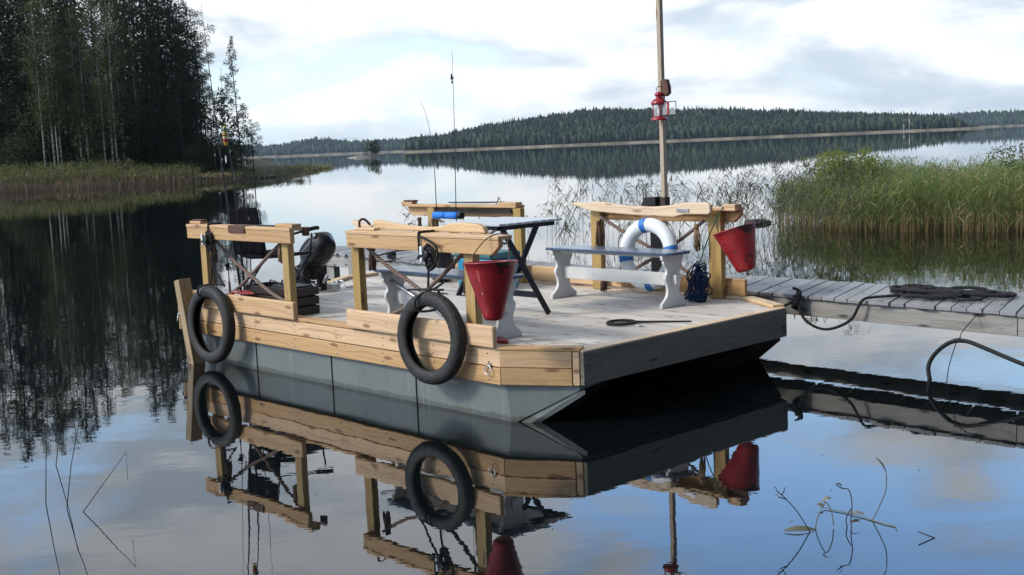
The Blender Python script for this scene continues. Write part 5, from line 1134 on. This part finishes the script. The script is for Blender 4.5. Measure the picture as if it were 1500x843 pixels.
# ================================================================== world, sun, camera
SUN_AZ=math.radians(-105)   # from +Y clockwise
SUN_EL=math.radians(36)
W=bpy.data.worlds.new('World'); bpy.context.scene.world=W; W.use_nodes=True; nt=W.node_tree; nt.nodes.clear()
out=N(nt,'ShaderNodeOutputWorld'); bg=N(nt,'ShaderNodeBackground',i_Strength=.1); L(nt,bg.outputs[0],out.inputs[0])
sky=N(nt,'ShaderNodeTexSky',sky_type='NISHITA',sun_disc=False,sun_elevation=SUN_EL,sun_rotation=SUN_AZ,altitude=100,air_density=1.0,dust_density=1.0,ozone_density=1.5)
tc=N(nt,'ShaderNodeTexCoord'); nv=N(nt,'ShaderNodeVectorMath',operation='NORMALIZE'); L(nt,tc.outputs['Generated'],nv.inputs[0])
sp=N(nt,'ShaderNodeSeparateXYZ'); L(nt,nv.outputs[0],sp.inputs[0])
def cloudn(dz,sc,det,loc,rough=.55):
    mp=N(nt,'ShaderNodeMapping',i_Scale=sc,i_Location=(loc[0],loc[1],loc[2]+dz)); L(nt,nv.outputs[0],mp.inputs[0])
    n=N(nt,'ShaderNodeTexNoise',i_Scale=1.0,i_Detail=det,i_Roughness=rough,i_Distortion=.35); L(nt,mp.outputs[0],n.inputs['Vector']); return n.outputs[0]
SC=(5.2,5.2,17.0); LO=(.37,.9,.55)
nA=cloudn(0,SC,9.0,LO); nB=cloudn(.34,SC,9.0,LO)
nW=cloudn(0,(1.7,1.7,8.0),3.0,(3.1,1.2,.4))
def toward(v,lo,hi):
    d=N(nt,'ShaderNodeVectorMath',operation='DOT_PRODUCT'); L(nt,nv.outputs[0],d.inputs[0]); d.inputs[1].default_value=Vector(v).normalized()
    m=N(nt,'ShaderNodeMapRange',i_1=lo,i_2=hi,interpolation_type='SMOOTHSTEP'); L(nt,d.outputs['Value'],m.inputs[0]); return m.outputs[0]
cov=ramp(nt,sp.outputs[2],[(.0,(.62,.62,.62)),(.17,(.62,.62,.62)),(.27,(.47,.47,.47)),(.38,(.48,.48,.48)),(.46,(.66,.66,.66)),(.62,(.74,.74,.74))])
gap=math_(nt,'MULTIPLY',toward((-.22,1,.12),.990,.999),.07)                     # thin blue opening over the left trees
dens=math_(nt,'ADD',math_(nt,'MULTIPLY',nA,.55),math_(nt,'MULTIPLY',nW,.45))
cv_=math_(nt,'ADD',cov.outputs[0],math_(nt,'MULTIPLY',math_(nt,'ADD',toward((-.36,.93,.33),.93,.99),math_(nt,'MULTIPLY',toward((-.12,.93,.40),.96,.99),.8)),.14))
cs_=math_(nt,'ADD',dens,math_(nt,'SUBTRACT',math_(nt,'SUBTRACT',cv_,gap),.5))
cm=N(nt,'ShaderNodeMapRange',i_1=.50,i_2=.62,interpolation_type='SMOOTHSTEP'); L(nt,cs_,cm.inputs[0])
sh0=math_(nt,'ADD',.50,math_(nt,'MULTIPLY',math_(nt,'SUBTRACT',nA,nB),3.4))
sh0=math_(nt,'ADD',sh0,math_(nt,'MULTIPLY',math_(nt,'SUBTRACT',nW,.5),2.2))
sh0=math_(nt,'SUBTRACT',sh0,math_(nt,'MULTIPLY',toward((.45,1,.10),.90,.995),.20))
sh0=math_(nt,'ADD',sh0,math_(nt,'MULTIPLY',toward((-.05,1,.17),.965,.998),.30))
shade=N(nt,'ShaderNodeMapRange',i_1=.05,i_2=.95,interpolation_type='SMOOTHSTEP'); L(nt,sh0,shade.inputs[0])
ccol=mixc(nt,shade.outputs[0],(4.3,4.95,5.7),(7.7,7.8,7.8))
skyc=mixc(nt,1.0,sky.outputs[0],(3.0,3.45,3.8),'MULTIPLY')
lowb=N(nt,'ShaderNodeMapRange',i_1=.12,i_2=.30,i_3=.85,i_4=0.0); L(nt,sp.outputs[2],lowb.inputs[0])
skyc=mixc(nt,lowb.outputs[0],skyc,(5.0,6.0,6.7))
SKYCOL=mixc(nt,math_(nt,'MULTIPLY',cm.outputs[0],.93),skyc,ccol)
sky_dim=mixc(nt,toward((.684,-.73,.25),-.05,.75),(1,1,1),(.20,.21,.23))               # dimming added to the unseen sky behind camera right, darkens bow-facing sides
SKYCOL=mixc(nt,1.0,SKYCOL,sky_dim,'MULTIPLY')
L(nt,SKYCOL,bg.inputs[0])
sd=bpy.data.lights.new('sun','SUN'); sd.energy=1.85; sd.angle=math.radians(11); sd.color=(1,.925,.82); so=bpy.data.objects.new('sun',sd); C.objects.link(so)
dv=Vector((math.sin(SUN_AZ)*math.cos(SUN_EL),math.cos(SUN_AZ)*math.cos(SUN_EL),math.sin(SUN_EL))); so.rotation_euler=dv.to_track_quat('Z','Y').to_euler()
cd=bpy.data.cameras.new('camera'); cam=bpy.data.objects.new('camera',cd); C.objects.link(cam); cd.sensor_width=36; cd.lens=1730/1500*36; cd.clip_end=12000; cd.clip_start=.05
p=math.radians(6.823); r_=math.radians(2.4)
Rw=Vector((1,0,0)); Dn=Vector((0,-math.sin(p),-math.cos(p))); Fw=Vector((0,math.cos(p),-math.sin(p)))
rt=Rw*math.cos(r_)+Dn*math.sin(r_); dn=-Rw*math.sin(r_)+Dn*math.cos(r_)
mt=Matrix((rt,-dn,-Fw)).transposed().to_4x4(); mt.translation=Vector((0,0,1.85)); cam.matrix_world=mt
sc=bpy.context.scene; sc.camera=cam; sc.render.resolution_x=1024; sc.render.resolution_y=575
sc.view_settings.view_transform='Standard'; sc.view_settings.look='None'; sc.view_settings.exposure=.6; sc.view_settings.gamma=1
sc.cycles.volume_bounces=0
